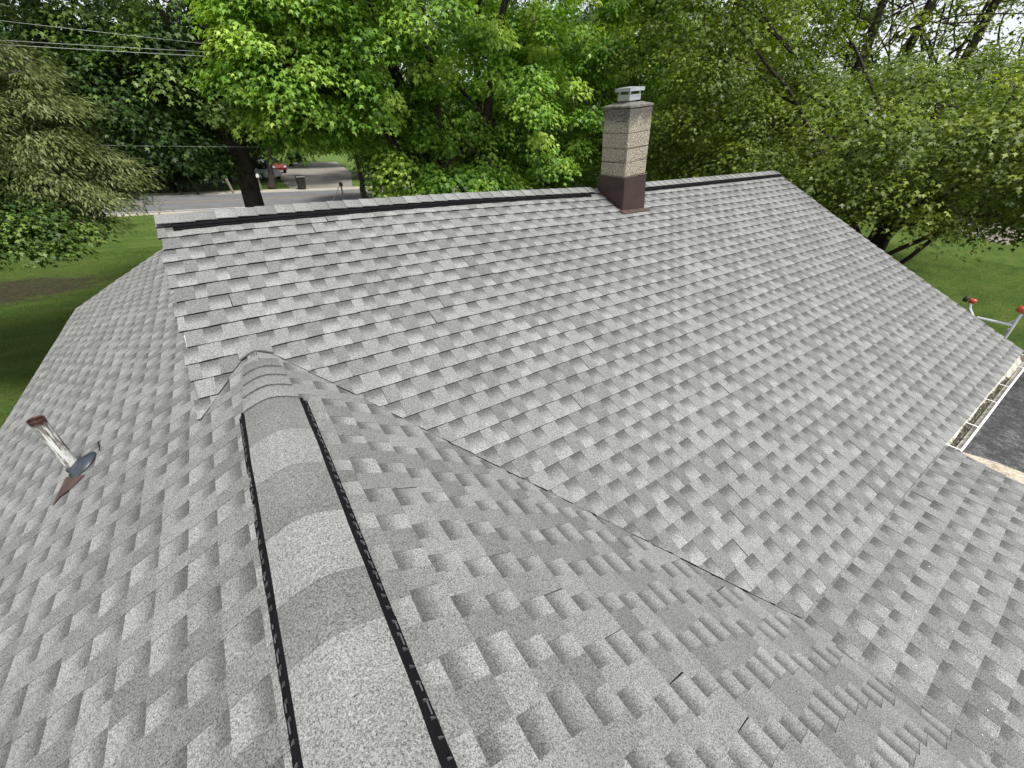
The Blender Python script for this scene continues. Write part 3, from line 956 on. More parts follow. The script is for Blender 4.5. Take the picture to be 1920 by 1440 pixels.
# collar: a sloping rubber cone off to the upslope side
bm = bmesh.new()
def onLl(dx, dy, h): return (dx, dy, dx * TA + h)
seg = 32
prof = [(0.100, 0.016, 0.045), (0.096, 0.026, 0.043), (0.068, 0.040, 0.028), (0.045, 0.062, 0.0), (0.0355, 0.070, 0.0)]
rings = []
for r_, h, sh_ in prof:
    rings.append([bm.verts.new(onLl(sh_ + r_ * 0.82 * math.cos(2 * math.pi * i / seg), -0.012 + r_ * math.sin(2 * math.pi * i / seg), h)) for i in range(seg)])
for r0, r1 in zip(rings[:-1], rings[1:]):
    for i in range(seg): bm.faces.new((r0[i], r0[(i + 1) % seg], r1[(i + 1) % seg], r1[i]))
obj_bm("boot", bm, M_BOOT, pipe, True)
bm = bmesh.new()
def onL_abs(x, y, h): return Vector((x, y, x * TA + h)) - pv
pts = [(-1.245, 0.155), (-1.10, -0.005), (-1.155, -0.045), (-1.235, -0.045), (-1.272, -0.085), (-1.262, 0.03)]
lo = [bm.verts.new(onL_abs(x, y, 0.010)) for x, y in pts]; hi = [bm.verts.new(onL_abs(x, y, 0.0135)) for x, y in pts]
bm.faces.new(hi); bm.faces.new(lo[::-1])
for k in range(6): bm.faces.new((lo[k], lo[(k + 1) % 6], hi[(k + 1) % 6], hi[k]))
bmesh.ops.recalc_face_normals(bm, faces=bm.faces[:])
obj_bm("base_flashing", bm, M_RUSTFL, pipe)
bm = bmesh.new()
P = [onL_abs(-1.06, 0.30, 0.02), onL_abs(-1.045, 0.24, 0.035), onL_abs(-1.03, 0.19, 0.03), onL_abs(-1.03, 0.15, 0.02)]
tube_bm(bm, P, 0.003, 5)
obj_bm("boot_strap", bm, M_BLACK, pipe)

# ------------------------------------------------------------------ gutter
gx0, gx1 = XI + 0.03, XR - 0.12
gy0, gy1 = YE + 0.012, YE - 0.125
gz = ZE - 0.012
gut = empty("gutter"); gut.parent = house; gut.location = Vector((gx0, YE, gz)) - Vector((0, 0, GZ))
def G(x, y, z): return Vector((x, y, z)) - Vector((gx0, YE, gz))
prof = [(gy0, gz + 0.0), (gy0 - 0.045, gz - 0.070), (gy0 - 0.078, gz - 0.095), (gy0 - 0.085, gz - 0.06), (gy1 + 0.018, gz - 0.03), (gy1 + 0.016, gz - 0.004)]
bm = bmesh.new()
n = 14
rows = []
for k in range(n + 1):
    x = gx0 + (gx1 - gx0) * k / n
    wob = 0.004 * vnoise(x * 1.2, 3)
    rows.append(([bm.verts.new(G(x, yy + wob, zz)) for yy, zz in prof], [bm.verts.new(G(x, yy + wob - 0.003, zz - 0.004)) for yy, zz in prof]))
for (a0, a1), (b0, b1) in zip(rows[:-1], rows[1:]):
    for i in range(5):
        bm.faces.new((a0[i], b0[i], b0[i + 1], a0[i + 1])); bm.faces.new((a1[i], a1[i + 1], b1[i + 1], b1[i]))
for r_ in (rows[0], rows[-1]):
    bm.faces.new(r_[1])
obj_bm("trough", bm, M_GUT, gut)
bm = bmesh.new()
for k in range(n):
    xa = gx0 + (gx1 - gx0) * k / n; xb = gx0 + (gx1 - gx0) * (k + 1) / n
    wa, wb = 0.004 * vnoise(xa * 1.2, 3), 0.004 * vnoise(xb * 1.2, 3)
    P = [G(xa, gy1 + wa, gz - 0.012), G(xb, gy1 + wb, gz - 0.012), G(xb, gy1 + 0.019 + wb, gz - 0.012), G(xa, gy1 + 0.019 + wa, gz - 0.012),
         G(xa, gy1 + wa, gz + 0.002), G(xb, gy1 + wb, gz + 0.002), G(xb, gy1 + 0.019 + wb, gz + 0.004), G(xa, gy1 + 0.019 + wa, gz + 0.004)]
    hexa(bm, P)
obj_bm("lip", bm, M_WHITE, gut)
for x in (gx0 + 0.005, 6.10, 6.93, 7.55, 8.42, gx1 - 0.02):
    bm = bmesh.new()
    P = [G(x, gy1 + 0.01, gz + 0.004), G(x + 0.018, gy1 + 0.01, gz + 0.004), G(x + 0.018, gy0, gz + 0.002), G(x, gy0, gz + 0.002),
         G(x, gy1 + 0.01, gz + 0.0085), G(x + 0.018, gy1 + 0.01, gz + 0.0085), G(x + 0.018, gy0, gz + 0.0065), G(x, gy0, gz + 0.0065)]
    hexa(bm, P)
    obj_bm("hanger", bm, M_WHITE, gut)
bm = bmesh.new()
rr = random.Random(4)
xs = np.linspace(gx0 + 0.02, gx1 - 0.9, 70)
rows = []
for x in xs:
    hgt = 0.030 + 0.018 * vnoise(x * 5, 1) + rr.uniform(-0.006, 0.006)
    hgt *= min(1, (xs[-1] - x) / 1.2 + 0.25)
    rows.append([bm.verts.new(G(x, gy0 - 0.036 + hgt * 0.35, gz - 0.062 + hgt * 0.55)), bm.verts.new(G(x, gy0 - 0.052, gz - 0.078 + hgt * 0.9 + rr.uniform(-0.004, 0.006))), bm.verts.new(G(x, gy0 - 0.082, gz - 0.094 + hgt * 0.7))])
for r0, r1 in zip(rows[:-1], rows[1:]):
    for i in range(2): bm.faces.new((r0[i], r1[i], r1[i + 1], r0[i + 1]))
obj_bm("debris", bm, M_DEBRIS, gut, True)

# ------------------------------------------------------------------ ladder with stand-off stabiliser at the right gable
lad = tag(empty("ladder", (10.35, -2.42, GZ)), "aluminium ladder with wide stabiliser and orange end pads leaning at the right roof edge", "ladder")
def LD(x, y, z): return Vector((x, y, z)) - Vector((10.35, -2.42, GZ))
for yy in (-2.64, -2.22):
    bm = bmesh.new()
    tube_bm(bm, [LD(10.45, yy, GZ), LD(9.42, yy, -1.14)], 0.026, 8)
    obj_bm("rail", bm, M_ALU, lad)
for k in range(9):
    bm = bmesh.new()
    t = (k + 0.7) / 9.4
    tube_bm(bm, [LD(10.45 - 1.03 * t, -2.625, GZ + (-1.14 - GZ) * t), LD(10.45 - 1.03 * t, -2.235, GZ + (-1.14 - GZ) * t)], 0.015, 8)
    obj_bm("rung", bm, M_ALU, lad)
bm = bmesh.new()
tube_bm(bm, [LD(9.4, -2.25, -1.09), LD(9.4, -2.655, -1.075)], 0.021, 8)
tube_bm(bm, [LD(9.4, -2.655, -1.30), LD(9.4, -2.635, -0.885)], 0.021, 8)
tube_bm(bm, [LD(9.4, -2.22, -1.10), LD(9.4, -2.12, -0.985), LD(9.4, -2.085, -0.89)], 0.018, 8)
tube_bm(bm, [LD(9.4, -2.57, -1.075), LD(9.4, -2.62, -0.99)], 0.010, 6)
obj_bm("stabiliser", bm, M_ALU, lad)
def puck(name, c, axis, r_, ln, m, par):
    bm = bmesh.new()
    c = Vector(c); ax = Vector(axis).normalized()
    P = [c - ax * ln / 2, c - ax * ln * 0.42, c, c + ax * ln * 0.42, c + ax * ln / 2]
    tube_bm(bm, P, [r_ * 0.8, r_, r_ * 1.02, r_, r_ * 0.75], 14)
    return obj_bm(name, bm, m, par, True)
puck("pad", LD(9.4, -2.02, -0.86), (0, 1, 0.1), 0.044, 0.06, M_RUBBER, lad)
puck("pad_end", LD(9.4, -2.10, -0.87), (0, 1, 0.1), 0.038, 0.08, M_RED, lad)
puck("pad_end", LD(9.4, -2.61, -0.83), (0, 1, 0.1), 0.046, 0.085, M_RED, lad)
puck("pad", LD(9.4, -2.70, -0.835), (0, 1, 0.1), 0.047, 0.07, M_RUBBER, lad)

# ------------------------------------------------------------------ trees
def unit(v): return v / (np.linalg.norm(v, axis=-1, keepdims=True) + 1e-9)

LEAF3 = np.array([(0, 0, 0), (0.50, 0.40, -0.10), (0.20, 0.52, 0.02), (0, 1.0, -0.12), (-0.20, 0.52, 0.02), (-0.50, 0.40, -0.10)])
LEAF5 = np.array([(0, 0, 0), (0.30, 0.05, -0.05), (0.22, 0.26, 0.0), (0.58, 0.45, -0.14), (0.20, 0.52, 0.02), (0, 1.02, -0.16),
                  (-0.20, 0.52, 0.02), (-0.58, 0.45, -0.14), (-0.22, 0.26, 0.0), (-0.30, 0.05, -0.05)])
LEAFQ = np.array([(0, 0, 0), (0.34, 0.5, -0.05), (0, 1.0, -0.05), (-0.34, 0.5, -0.05)])

def leaves_mesh(name, pos, tip, nor, size, tint, m, parent, shape):
    tip = unit(tip); side = unit(np.cross(tip, nor)); nor = np.cross(side, tip)
    n = len(pos); k = len(shape)
    V = (pos[:, None, :] + size[:, None, None] * (shape[None, :, 0, None] * side[:, None, :] + shape[None, :, 1, None] * tip[:, None, :] + shape[None, :, 2, None] * nor[:, None, :]))
    F = np.arange(n * k, dtype=np.int32).reshape(n, k)
    return obj_np(name, V.reshape(-1, 3), F, m, parent, False, tint)

def bez(p0, p1, p2, n):
    t = np.linspace(0, 1, n)[:, None]
    return (1 - t) ** 2 * p0 + 2 * t * (1 - t) * p1 + t * t * p2

def make_tree(name, label, cat, base, lobes, leaf=0.13, lpc=60, clump=0.62, m=None, bark=None, trunk_r=0.3, trunk_top=None,
              stems=1, seed=0, limbs=10, holes=(), flat=0.5, shape=LEAF3, tmean=0.45, tvar=0.22, shell=0.72, group=None, twig=0.012, fork=0.3):
    """lobes: (x,y,z, rx,ry,rz, nclumps) in scene coordinates; holes: spheres without foliage"""
    rg = np.random.default_rng(seed)
    base = np.array(base, float)
    root = tag(empty(name, tuple(base)), label, cat, group)
    cl = []; out = []
    for (x, y, z, rx, ry_, rz, nc) in lobes:
        dv = unit(rg.normal(size=(nc, 3)))
        rad = np.where(rg.random(nc) < shell, rg.uniform(0.82, 1.05, nc), rg.random(nc) ** 0.5)
        c = np.array([x, y, z]) + dv * rad[:, None] * np.array([rx, ry_, rz])
        cl.append(c); out.append(dv)
    cl = np.concatenate(cl); out = np.concatenate(out)
    keep = cl[:, 2] > GZ + 1.0
    for hx, hy, hz, hr in holes:
        keep &= np.linalg.norm(cl - np.array([hx, hy, hz]), axis=1) > hr
    cl = cl[keep]; out = out[keep]
    # skeleton
    cen = np.mean([[l[0], l[1], l[2]] for l in lobes], axis=0)
    top = np.array(trunk_top if trunk_top is not None else (cen[0], cen[1], cen[2] + 0.35 * lobes[0][5]))
    T = Tubes(); spine = []; srad = []
    for sI in range(stems):
        off = np.array([0.0, 0, 0])
        if stems > 1:
            a_ = 2 * np.pi * sI / stems + 0.6
            off = np.array([math.cos(a_), math.sin(a_), 0])
        b0 = base + off * trunk_r * 0.9
        t1 = top + off * 0.9 * (1 + rg.random()) * (stems > 1) * 1.3
        mid = (b0 + t1) / 2 + rg.normal(size=3) * np.array([0.35, 0.35, 0.1]) * (0.6 if stems == 1 else 1.0)
        P = bez(b0, mid, t1, 16)
        P[1:-1] += rg.normal(size=(14, 3)) * 0.03
        r = trunk_r * (0.75 if stems > 1 else 1.0) * (1 - np.linspace(0, 1, 16) ** 0.8 * 0.75)
        r[0] *= 1.35; r[1] *= 1.1
        T.add(P, r, 12)
        spine.append(P); srad.append(r)
    sp = np.concatenate(spine); sr = np.concatenate(srad)
    nodes = [sp]; nrad = [sr]
    order = rg.permutation(len(cl))
    # main limbs
    for i in order[:limbs]:
        tgt = cl[i]
        hfrac = fork + rg.random() * (0.9 - fork)
        P = spine[rg.integers(stems)]; st = P[int(hfrac * 15)]; r0 = srad[0][int(hfrac * 15)] * 0.36
        mid = st + (tgt - st) * 0.5 + np.array([0, 0, 0.25 * np.linalg.norm(tgt - st) * rg.uniform(-0.1, 0.7)])
        Q = bez(st, mid, tgt, 12)
        Q[1:] += rg.normal(size=(11, 3)) * 0.05 * np.linspace(0.3, 1, 11)[:, None]
        rr_ = np.linspace(r0, 0.02, 12)
        T.add(Q, rr_, 7)
        nodes.append(Q[2:]); nrad.append(rr_[2:])
    ND = np.concatenate(nodes); NR = np.concatenate(nrad)
    for i in order[limbs:]:
        tgt = cl[i]
        dd = np.linalg.norm(ND - tgt, axis=1)
        j = int(np.argmin(dd + np.where(ND[:, 2] > tgt[2] + 0.5, 1.0, 0)))
        st = ND[j]; r0 = min(NR[j] * 0.6, 0.05)
        mid = (st + tgt) / 2 + rg.normal(size=3) * 0.12 * dd[j] + np.array([0, 0, 0.08 * dd[j]])
        Q = bez(st, mid, tgt, 7)
        rr_ = np.linspace(max(r0, twig), twig * 0.5, 7)
        T.add(Q, rr_, 5)
        ND = np.concatenate([ND, Q[3:]]); NR = np.concatenate([NR, rr_[3:]])
    tk = T.build("trunk", bark or M_BARK, root); tk.location = -base
    # foliage: sprays that lean out of the crown
    nC = len(cl)
    cnt = rg.poisson(lpc, nC) + 4
    idx = np.repeat(np.arange(nC), cnt)
    n = len(idx)
    dv = unit(rg.normal(size=(n, 3)) + np.array([0, 0, 0.35]))
    csz = rg.uniform(0.65, 1.35, nC) * clump
    rad = rg.random(n) ** 0.45
    local = dv * rad[:, None] * np.array([1, 1, flat]) * csz[idx][:, None]
    lean = unit(out * np.array([1, 1, 0.25]))
    local += lean[idx] * (rad * csz[idx] * 0.35)[:, None]
    local[:, 2] -= 0.28 * (local[:, 0] ** 2 + local[:, 1] ** 2) / csz[idx]
    pos = cl[idx] + local
    hor = dv * np.array([1, 1, 0.15]) + lean[idx] * 0.55
    tip = unit(hor) + np.array([0, 0, -0.75]) + rg.normal(size=(n, 3)) * 0.35
    nor = np.array([0, 0, 1.0]) + unit(hor) * 0.55 + rg.normal(size=(n, 3)) * 0.30
    size = leaf * rg.uniform(0.65, 1.3, n)
    ct = rg.normal(tmean, tvar, nC)
    tint = np.clip(ct[idx] + rg.normal(0, 0.13, n), 0, 1)
    cr = leaves_mesh("crown", pos, tip, nor, size, tint, m, root, shape); cr.location = -base
    return root

# bright maple behind the middle of the roof
make_tree("maple_tree", "bright green multi-stemmed maple rising behind the roof ridge left of the chimney", "tree", (6.3, 10.2, GZ),
          [(6.3, 9.8, 4.6, 5.0, 4.4, 4.6, 400), (3.3, 8.4, 2.9, 1.8, 1.7, 2.2, 90), (1.95, 7.8, 2.15, 0.95, 0.9, 1.35, 75), (7.0, 7.2, 1.6, 2.6, 1.6, 1.6, 90), (10.2, 8.4, 2.2, 2.2, 2.4, 3.2, 130),
           (5.4, 7.6, 0.35, 2.0, 1.0, 0.8, 50)],
          leaf=0.098, lpc=205, clump=0.50, m=M_LEAF_MAPLE, trunk_r=0.36, stems=4, seed=21, limbs=22, shape=LEAF5,
          holes=[(5.4, 6.4, 1.4, 1.0)], tmean=0.5, fork=0.2)
# big maple whose trunk stands by the road on the left
make_tree("maple_tree", "tall dark maple with thick single trunk between lawn and road, left of the multi-stemmed one", "tree", (0.64, 10.06, GZ),
          [(1.0, 12.6, 5.4, 4.2, 3.6, 4.4, 300), (-0.3, 10.2, 1.6, 1.3, 1.1, 1.2, 50), (0.9, 11.4, 2.1, 1.9, 1.7, 1.0, 60)],
          leaf=0.092, lpc=210, clump=0.62, m=M_LEAF_DEEP, trunk_r=0.34, trunk_top=(0.9, 10.3, 5.5), seed=22, limbs=18, shape=LEAF5, tmean=0.55, fork=0.42)
# olive spreading maple at the right
make_tree("maple_tree", "broad olive green maple spreading over the lawn beyond the right roof edge", "tree", (13.9, 0.2, GZ),
          [(14.2, 1.6, 1.05, 4.6, 5.0, 1.55, 430), (11.8, 5.4, 2.4, 2.8, 2.8, 3.2, 330), (14.8, -2.0, 1.0, 3.2, 2.6, 1.35, 190), (11.8, 2.4, 0.5, 2.0, 2.4, 0.7, 90)],
          leaf=0.084, lpc=165, clump=0.60, m=M_LEAF_OLIVE, bark=M_BARK, trunk_r=0.27, trunk_top=(14.4, 0.8, 1.9), seed=23, limbs=26, shape=LEAF3,
          flat=0.45, tmean=0.45, tvar=0.2, fork=0.3)

# feathery conifer at the left
NEED = np.array([(0, 0, 0), (0.16, 0.45, 0), (0, 1.0, -0.06), (-0.16, 0.45, 0)])
make_tree("conifer_tree", "feathery grey green conifer with soft spreading sprays at the left edge of the lawn", "tree", (-7.2, 11.2, GZ),
          [(-3.95, 9.3, 1.2, 2.25, 1.8, 1.7, 250), (-4.4, 9.7, 3.5, 2.3, 2.0, 1.8, 140), (-2.2, 8.8, 0.35, 0.95, 0.8, 0.5, 45), (-3.2, 8.6, -0.05, 1.35, 0.8, 0.42, 55)],
          leaf=0.085, lpc=330, clump=0.50, m=M_NEEDLE, bark=M_BARK_G, trunk_r=0.2, trunk_top=(-4.6, 9.6, 4.6), seed=31, limbs=26, shape=NEED, flat=0.32,
          tmean=0.5, tvar=0.16, twig=0.008, fork=0.25)
# leafy low growth below the conifer
make_tree("maple_sapling", "young leafy maple growing under the feathery conifer at the left edge", "tree", (-6.2, 9.6, GZ),
          [(-3.1, 7.9, -0.35, 1.2, 0.7, 0.45, 60), (-3.8, 8.2, 0.3, 0.9, 0.7, 0.4, 25)], leaf=0.075, lpc=130, clump=0.40, m=M_LEAF_DEEP, trunk_r=0.05, trunk_top=(-5.0, 8.9, -0.2), seed=33, limbs=8, shape=LEAF3, tmean=0.6)

# woods behind: each tree its own crown and trunk
BACK = [
    # x, y, height, radius, leaves material, tone, label
    (-13.0, 46.5, 15, 5.6, 'far', 0.42, "dense dark tree across the road, leftmost behind the conifer"),
    (-5.5, 47.5, 16, 5.4, 'far', 0.36, "dense dark tree across the road in line with the left roof edge"),
    (-3.0, 43.6, 11, 3.6, 'far', 0.34, "low dark tree added to shade the verge across the road, just right of the feathery conifer"),  # extra tree, added to shade and hide the lawn across the road
    (1.2, 49.5, 17, 5.0, 'far', 0.40, "tall dark tree across the road just left of the concrete driveway"),
    (17.5, 47.0, 16, 5.4, 'far', 0.45, "tall dark tree across the road just right of the concrete driveway"),
    (9.5, 66.0, 18, 6.5, 'far', 0.35, "dark tree closing the far end of the concrete driveway"),
    (25.5, 42.5, 16, 5.2, 'far', 0.46, "dense green tree across the road behind the multi-stemmed maple"),
    (17.5, 22.5, 14, 4.6, 'deep', 0.50, "mid green tree on the near side of the road behind the chimney"),
    (33.0, 36.0, 16, 5.6, 'far', 0.48, "dense green tree across the road in line with the chimney"),
    (22.5, 14.0, 13, 4.6, 'olive', 0.40, "olive tree behind the right end of the roof ridge"),
    (-17.0, 29.0, 13, 4.5, 'deep', 0.35, "dark tree on the near side of the road beyond the left edge of the lawn"),
    (30.0, 24.0, 15, 5.2, 'olive', 0.42, "olive tree standing far behind the right end of the ridge"),
    (41.0, 30.0, 17, 6.0, 'far', 0.45, "distant tree filling the gap right of the chimney"),
    (46.0, 7.5, 9.5, 4.6, 'far', 0.50, "low distant tree behind the olive maple, left one of two by the side road"),
    (50.0, -2.5, 9.0, 4.8, 'far', 0.55, "low distant tree behind the olive maple, right one of two by the side road"),
    (40.0, 18.0, 15, 5.5, 'far', 0.50, "distant pale green tree beyond the olive maple"),
]
MM = {'far': M_LEAF_FAR, 'deep': M_LEAF_DEEP, 'olive': M_LEAF_OLIVE}
for i, (x, y, h, r_, mk, tn, lb) in enumerate(BACK):
    far = math.hypot(x, y) > 34
    zc = GZ + h * 0.50
    make_tree("broadleaf_tree", lb, "tree", (x, y, GZ),
              [(x, y, zc, r_, r_, h * 0.44, 210 if far else 260), (x + r_ * 0.3, y - r_ * 0.4, zc - h * 0.24, r_ * 0.8, r_ * 0.6, h * 0.16, 70)],
              leaf=0.36 if far else 0.22, lpc=52 if far else 70, clump=1.15 if far else 0.9, m=MM[mk], trunk_r=0.28, seed=100 + i, limbs=9,
              shape=LEAF3, tmean=tn, tvar=0.15, shell=0.75, group="trees behind the house", twig=0.03, fork=0.3)
# tall thin-leaved trees against the sky at the upper right
for i, (x, y, h, r_, lb) in enumerate([(24.3, 6.9, 16, 3.6, "thin-leaved tree with dark stem against the sky, left one of three"),
                                       (24.9, 5.4, 17, 3.6, "thin-leaved tree with dark stem against the sky, middle one of three"),
                                       (25.4, 3.6, 16, 4.2, "thin-leaved tree with dark stem against the sky, right one of three")]):
    make_tree("broadleaf_tree", lb, "tree", (x, y, GZ),
              [(x, y, GZ + h * 0.55, r_, r_, h * 0.42, 150), (x, y, GZ + 3.6, r_ * 0.9, r_ * 0.9, 1.5, 80)], leaf=0.15, lpc=38, clump=0.8, m=M_LEAF_OLIVE, bark=M_BARK, trunk_r=0.27, seed=140 + i, limbs=14,
              shape=LEAF3, tmean=0.5, shell=0.5, group="thin-leaved trees at the upper right", twig=0.03, stems=1, trunk_top=(x + 0.3, y - 0.3, GZ + h * 0.97))
# slim trunks by the road, crowns merging into the leaves above; the first widened to shade the driveway
for i, (x, y, r_, lb) in enumerate([(4.24, 41.6, 0.27, "slim dark tree on the verge across the road beside the white car, crown widened to shade the driveway"),
                                    (9.2, 34.4 - 4, 0.24, "left one of three slim roadside trees behind the ridge caps"),
                                    (9.96, 33.7 - 4, 0.26, "middle one of three slim roadside trees behind the ridge caps"),
                                    (10.9, 33.9 - 4, 0.20, "right one of three slim roadside trees behind the ridge caps")]):
    make_tree("roadside_tree", lb, "tree", (x, y, GZ), [(x, y, GZ + 6.2, 2.3, 2.3, 2.4, 75)] if i else [(x + 2.0, y + 3.0, GZ + 8.2, 6.0, 6.0, 3.0, 230)], leaf=0.24, lpc=55, clump=0.85, m=M_LEAF_DEEP, trunk_r=r_,
              seed=160 + i, limbs=6, shape=LEAF3, tmean=0.4, group="slim trees along the road", twig=0.02, fork=0.5)

# ------------------------------------------------------------------ power lines
for (xa, za, xb, zb, lb, r_) in [(-1.936, 2.601, 0.105, 2.581, "thin utility wire, topmost of the lines at the upper left", 0.0030),
                                 (-1.991, 2.352, 0.493, 2.442, "pale utility wire, upper one of the close pair at the upper left", 0.0032),
                                 (-2.005, 2.295, 0.469, 2.372, "pale utility wire, lower one of the close pair at the upper left", 0.0038),
                                 (-1.808, 0.864, 1.176, 0.825, "single low utility wire running in front of the dark trees towards the thick trunk", 0.0026)]:
    sl = (zb - za) / (xb - xa)
    P = [(x, 8.9, (za + sl * (x - xa)) * 1.0 - 0.03) for x in np.linspace(-26, 1.3, 40)]
    P = [(x, y, z + 0.0012 * (x - 0) ** 2) for x, y, z in P]
    bm = bmesh.new()
    tube_bm(bm, P, r_, 6)
    tag(obj_bm("utility_wire", bm, M_WIRE), lb, "wire", "utility wires at the upper left")

# ------------------------------------------------------------------ roadside things
def make_car(label, loc, rz, col):
    root = tag(empty("parked_car", loc, rz), label, "car")
    paint = simple("car_paint", col, 0.25, 0.0, 0.03)
    paint.node_tree.nodes["Principled BSDF"].inputs["Coat Weight"].default_value = 0.6
    bm = bmesh.new()
    side = [(-2.2, 0.35), (-2.25, 0.62), (-2.15, 0.88), (-1.25, 0.97), (1.1, 0.98), (2.05, 0.86), (2.22, 0.60), (2.18, 0.33)]
    secs = [(-0.86, 0.96), (-0.80, 1.0), (0.80, 1.0), (0.86, 0.96)]
    rows = [[bm.verts.new((x * k, yy, 0.35 + (z - 0.35) * (k ** 3))) for x, z in side] for yy, k in secs]
    for r0, r1 in zip(rows[:-1], rows[1:]):
        for i in range(len(side)): bm.faces.new((r0[i], r0[(i + 1) % len(side)], r1[(i + 1) % len(side)], r1[i]))
    bm.faces.new(rows[0][::-1]); bm.faces.new(rows[-1])
    cab = [(-1.75, 0.96), (-1.25, 1.46), (0.2, 1.50), (1.0, 0.97)]
    rows = [[bm.verts.new((x * (1 - 0.0 * yy), yy * (0.80 if z < 1.2 else 0.62), z - 0.004)) for x, z in cab] for yy in (-1, 1)]
    bm.faces.new((rows[0][1], rows[0][2], rows[1][2], rows[1][1]))
    bmesh.ops.recalc_face_normals(bm, faces=bm.faces[:])
    obj_bm("body", bm, paint, root)
    bm = bmesh.new()
    r0 = [bm.verts.new((x, -(0.80 if z < 1.2 else 0.62), z - 0.006)) for x, z in cab]
    r1 = [bm.verts.new((x, (0.80 if z < 1.2 else 0.62), z - 0.006)) for x, z in cab]
    bm.faces.new(r0); bm.faces.new(r1[::-1])
    bm.faces.new((r0[0], r0[1], r1[1], r1[0])); bm.faces.new((r0[2], r0[3], r1[3], r1[2]))
    obj_bm("window", bm, M_GLASS, root)
    for sx in (-1.35, 1.38):
        for sy in (-0.82, 0.82):
            wl = puck("wheel", (sx, sy, 0.33), (0, 1, 0), 0.33, 0.22, M_RUBBER, root)
            puck("rim", (sx, sy * 1.12, 0.33), (0, 1, 0), 0.2, 0.05, M_GALV, wl)
    for sy in (-0.62, 0.62):
        bm = bmesh.new(); box(bm, (2.13, sy - 0.16, 0.62), (2.225, sy + 0.16, 0.76))
        obj_bm("headlight", bm, M_WHITE, root)
    return root
make_car("white car parked on the concrete driveway behind the thick maple trunk", (4.6, 50.4, GZ + 0.01), R(-70), (0.78, 0.78, 0.78))
make_car("dark red car parked further up the concrete driveway behind the white car", (6.3, 57.5, GZ + 0.01), R(-75), (0.18, 0.012, 0.02))
make_car("white car standing on the road, glimpsed under the leaves left of the chimney", (22.6, 32.6, GZ + 0.015), R(-8), (0.80, 0.80, 0.80))

# wheeled bin
bn = tag(empty("wheeled_bin", (6.5, 40.2, GZ)), "dark wheeled bin standing at the far edge of the road by the concrete driveway", "bin")
bm = bmesh.new()
hexa(bm, [(-0.27, -0.30, 0.06), (0.27, -0.30, 0.06), (0.27, 0.26, 0.06), (-0.27, 0.26, 0.06), (-0.36, -0.40, 1.0), (0.36, -0.40, 1.0), (0.36, 0.38, 1.0), (-0.36, 0.38, 1.0)])
bmesh.ops.bevel(bm, geom=bm.edges[:], offset=0.03, segments=2, affect='EDGES')
M_BIN = simple("bin_plastic", (0.022, 0.020, 0.018), 0.5, var=0.2)
obj_bm("body", bm, M_BIN, bn)
bm = bmesh.new()
hexa(bm, [(-0.38, -0.43, 1.002), (0.38, -0.43, 1.002), (0.38, 0.40, 1.002), (-0.38, 0.40, 1.002), (-0.34, -0.38, 1.07), (0.34, -0.38, 1.07), (0.34, 0.40, 1.10), (-0.34, 0.40, 1.10)])
ld = obj_bm("lid", bm, M_BIN, bn)
bm = bmesh.new(); tube_bm(bm, [(-0.3, 0.44, 0.98), (0.3, 0.44, 0.98)], 0.02, 8); obj_bm("handle", bm, M_BIN, bn)
for sx in (-0.29, 0.29): puck("wheel", (sx, 0.30, 0.12), (1, 0, 0), 0.12, 0.06, M_RUBBER, bn)

def mailbox(label, loc, rz, col, h=1.05):
    root = tag(empty("mailbox", loc, rz), label, "mailbox")
    m_ = simple("mailbox_paint", col, 0.45, var=0.1)
    bm = bmesh.new(); box(bm, (-0.05, -0.05, 0), (0.05, 0.05, h)); obj_bm("post", bm, M_WOOD, root)
    bm = bmesh.new()
    sec = [(-0.11, 0.0), (0.11, 0.0)] + [(0.11 * math.cos(a), 0.13 + 0.11 * math.sin(a)) for a in np.linspace(0, math.pi, 9)]
    r0 = [bm.verts.new((x, -0.28, h + 0.002 + z)) for x, z in sec]; r1 = [bm.verts.new((x, 0.24, h + 0.002 + z)) for x, z in sec]
    for i in range(len(sec)): bm.faces.new((r0[i], r0[(i + 1) % len(sec)], r1[(i + 1) % len(sec)], r1[i]))
    bm.faces.new(r0[::-1]); bm.faces.new(r1)
    bx_ = obj_bm("box", bm, m_, root)
    bm = bmesh.new(); box(bm, (0.113, -0.1, h + 0.10), (0.118, -0.07, h + 0.26)); box(bm, (0.113, -0.07, h + 0.21), (0.118, 0.0, h + 0.26)); obj_bm("flag", bm, M_RED, root)
    return root
mailbox("dark mailbox on post by the near road edge, right of the wheeled bin", (7.7, 30.6, GZ), R(-8), (0.03, 0.032, 0.035), 1.2)
mailbox("small white mailbox on a post across the road, right of the thick trunk", (3.3, 40.6, GZ), R(172), (0.75, 0.75, 0.75))
st = tag(obj_np("leaning_stake", *tube_np([(6.55, 30.2, GZ), (7.1, 30.3, GZ + 0.6), (7.55, 30.4, GZ + 1.25)], [0.028, 0.026, 0.022], 7), M_WOOD), "thin stake leaning towards the dark mailbox beside the road", "stake")
st = tag(obj_np("wooden_post", *tube_np([(1.15, 39.6, GZ), (1.05, 39.6, GZ + 0.6), (0.95, 39.6, GZ + 1.15)], [0.10, 0.10, 0.10], 8), M_WOOD), "short pale wooden post on the verge across the road, left of the thick trunk", "post")

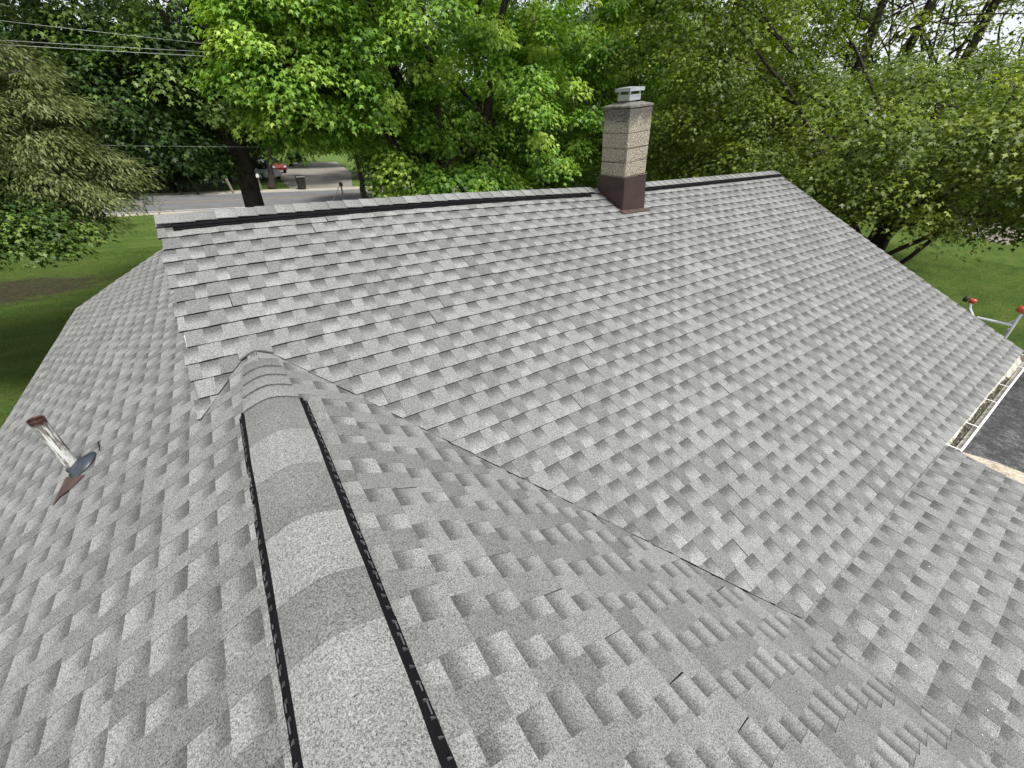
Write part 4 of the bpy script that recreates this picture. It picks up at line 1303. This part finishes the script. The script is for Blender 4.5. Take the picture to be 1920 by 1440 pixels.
# ------------------------------------------------------------------ grass blades on the nearest lawn
def grass(name, xr, yr, n, seed):
    rg = np.random.default_rng(seed)
    p = np.stack([rg.uniform(*xr, n), rg.uniform(*yr, n), np.full(n, GZ)], 1)
    tip = np.stack([rg.normal(0, 0.6, n), rg.normal(0, 0.6, n), np.ones(n)], 1)
    nor = np.stack([rg.normal(0, 1, n), rg.normal(0, 1, n), np.full(n, 0.3)], 1)
    sz = rg.uniform(0.025, 0.055, n)
    cell = np.sin(p[:, 0] * 0.9 + 1.3 * np.sin(p[:, 1] * 0.4)) * np.sin(p[:, 1] * 0.7 + 0.7 * np.cos(p[:, 0] * 0.5))
    tint = np.clip(0.45 + 0.22 * cell + rg.normal(0, 0.18, n), 0, 1)
    BL = np.array([(-0.10, 0, 0), (0.10, 0, 0), (0.0, 1.0, 0)])
    kp = ((p[:, 0] + 7.2) / 3.2) ** 2 + ((p[:, 1] - 17.2) / 1.7) ** 2 + rg.normal(0, 0.35, n) > 0.8
    p, tip, nor, sz, tint = p[kp], tip[kp], nor[kp], sz[kp], tint[kp]
    o = leaves_mesh(name, p, tip, nor, sz, tint, M_GRASS, None, BL)
    tag(o, kind="stuff")
    return o
M_GRASS = leaf_mat("grass_blade", (0.058, 0.108, 0.018), (0.105, 0.170, 0.030), (0.20, 0.225, 0.060), 0.3, 0.6)
grass("grass", (-9.5, -2.6), (4.5, 22), 130000, 51)
grass("grass", (9.6, 30), (-2.9, 4.5), 110000, 52)

# ------------------------------------------------------------------ pale grit and scraps left on the shingles
rg = np.random.default_rng(77)
pos = []
for k in range(70):
    if k < 45:
        x, y_ = rg.uniform(2.6, 5.2), rg.uniform(-4.4, -2.95); z_ = ZE + (y_ - YE) * TR
    else:
        x, y_ = rg.uniform(2.8, 8.5), rg.uniform(-2.8, 0.2); z_ = y_ * TB
    pos.append((x, y_, z_ + 0.018))
pos = np.array(pos)
o = leaves_mesh("roof_grit", pos, rg.normal(size=(70, 3)) * np.array([1, 1, 0.15]), np.array([0, 0, 1.0]) + rg.normal(size=(70, 3)) * 0.3, rg.uniform(0.005, 0.011, 70), None,
                simple("pale_grit", (0.75, 0.74, 0.70), 0.8), None, LEAFQ)
tag(o, kind="stuff")
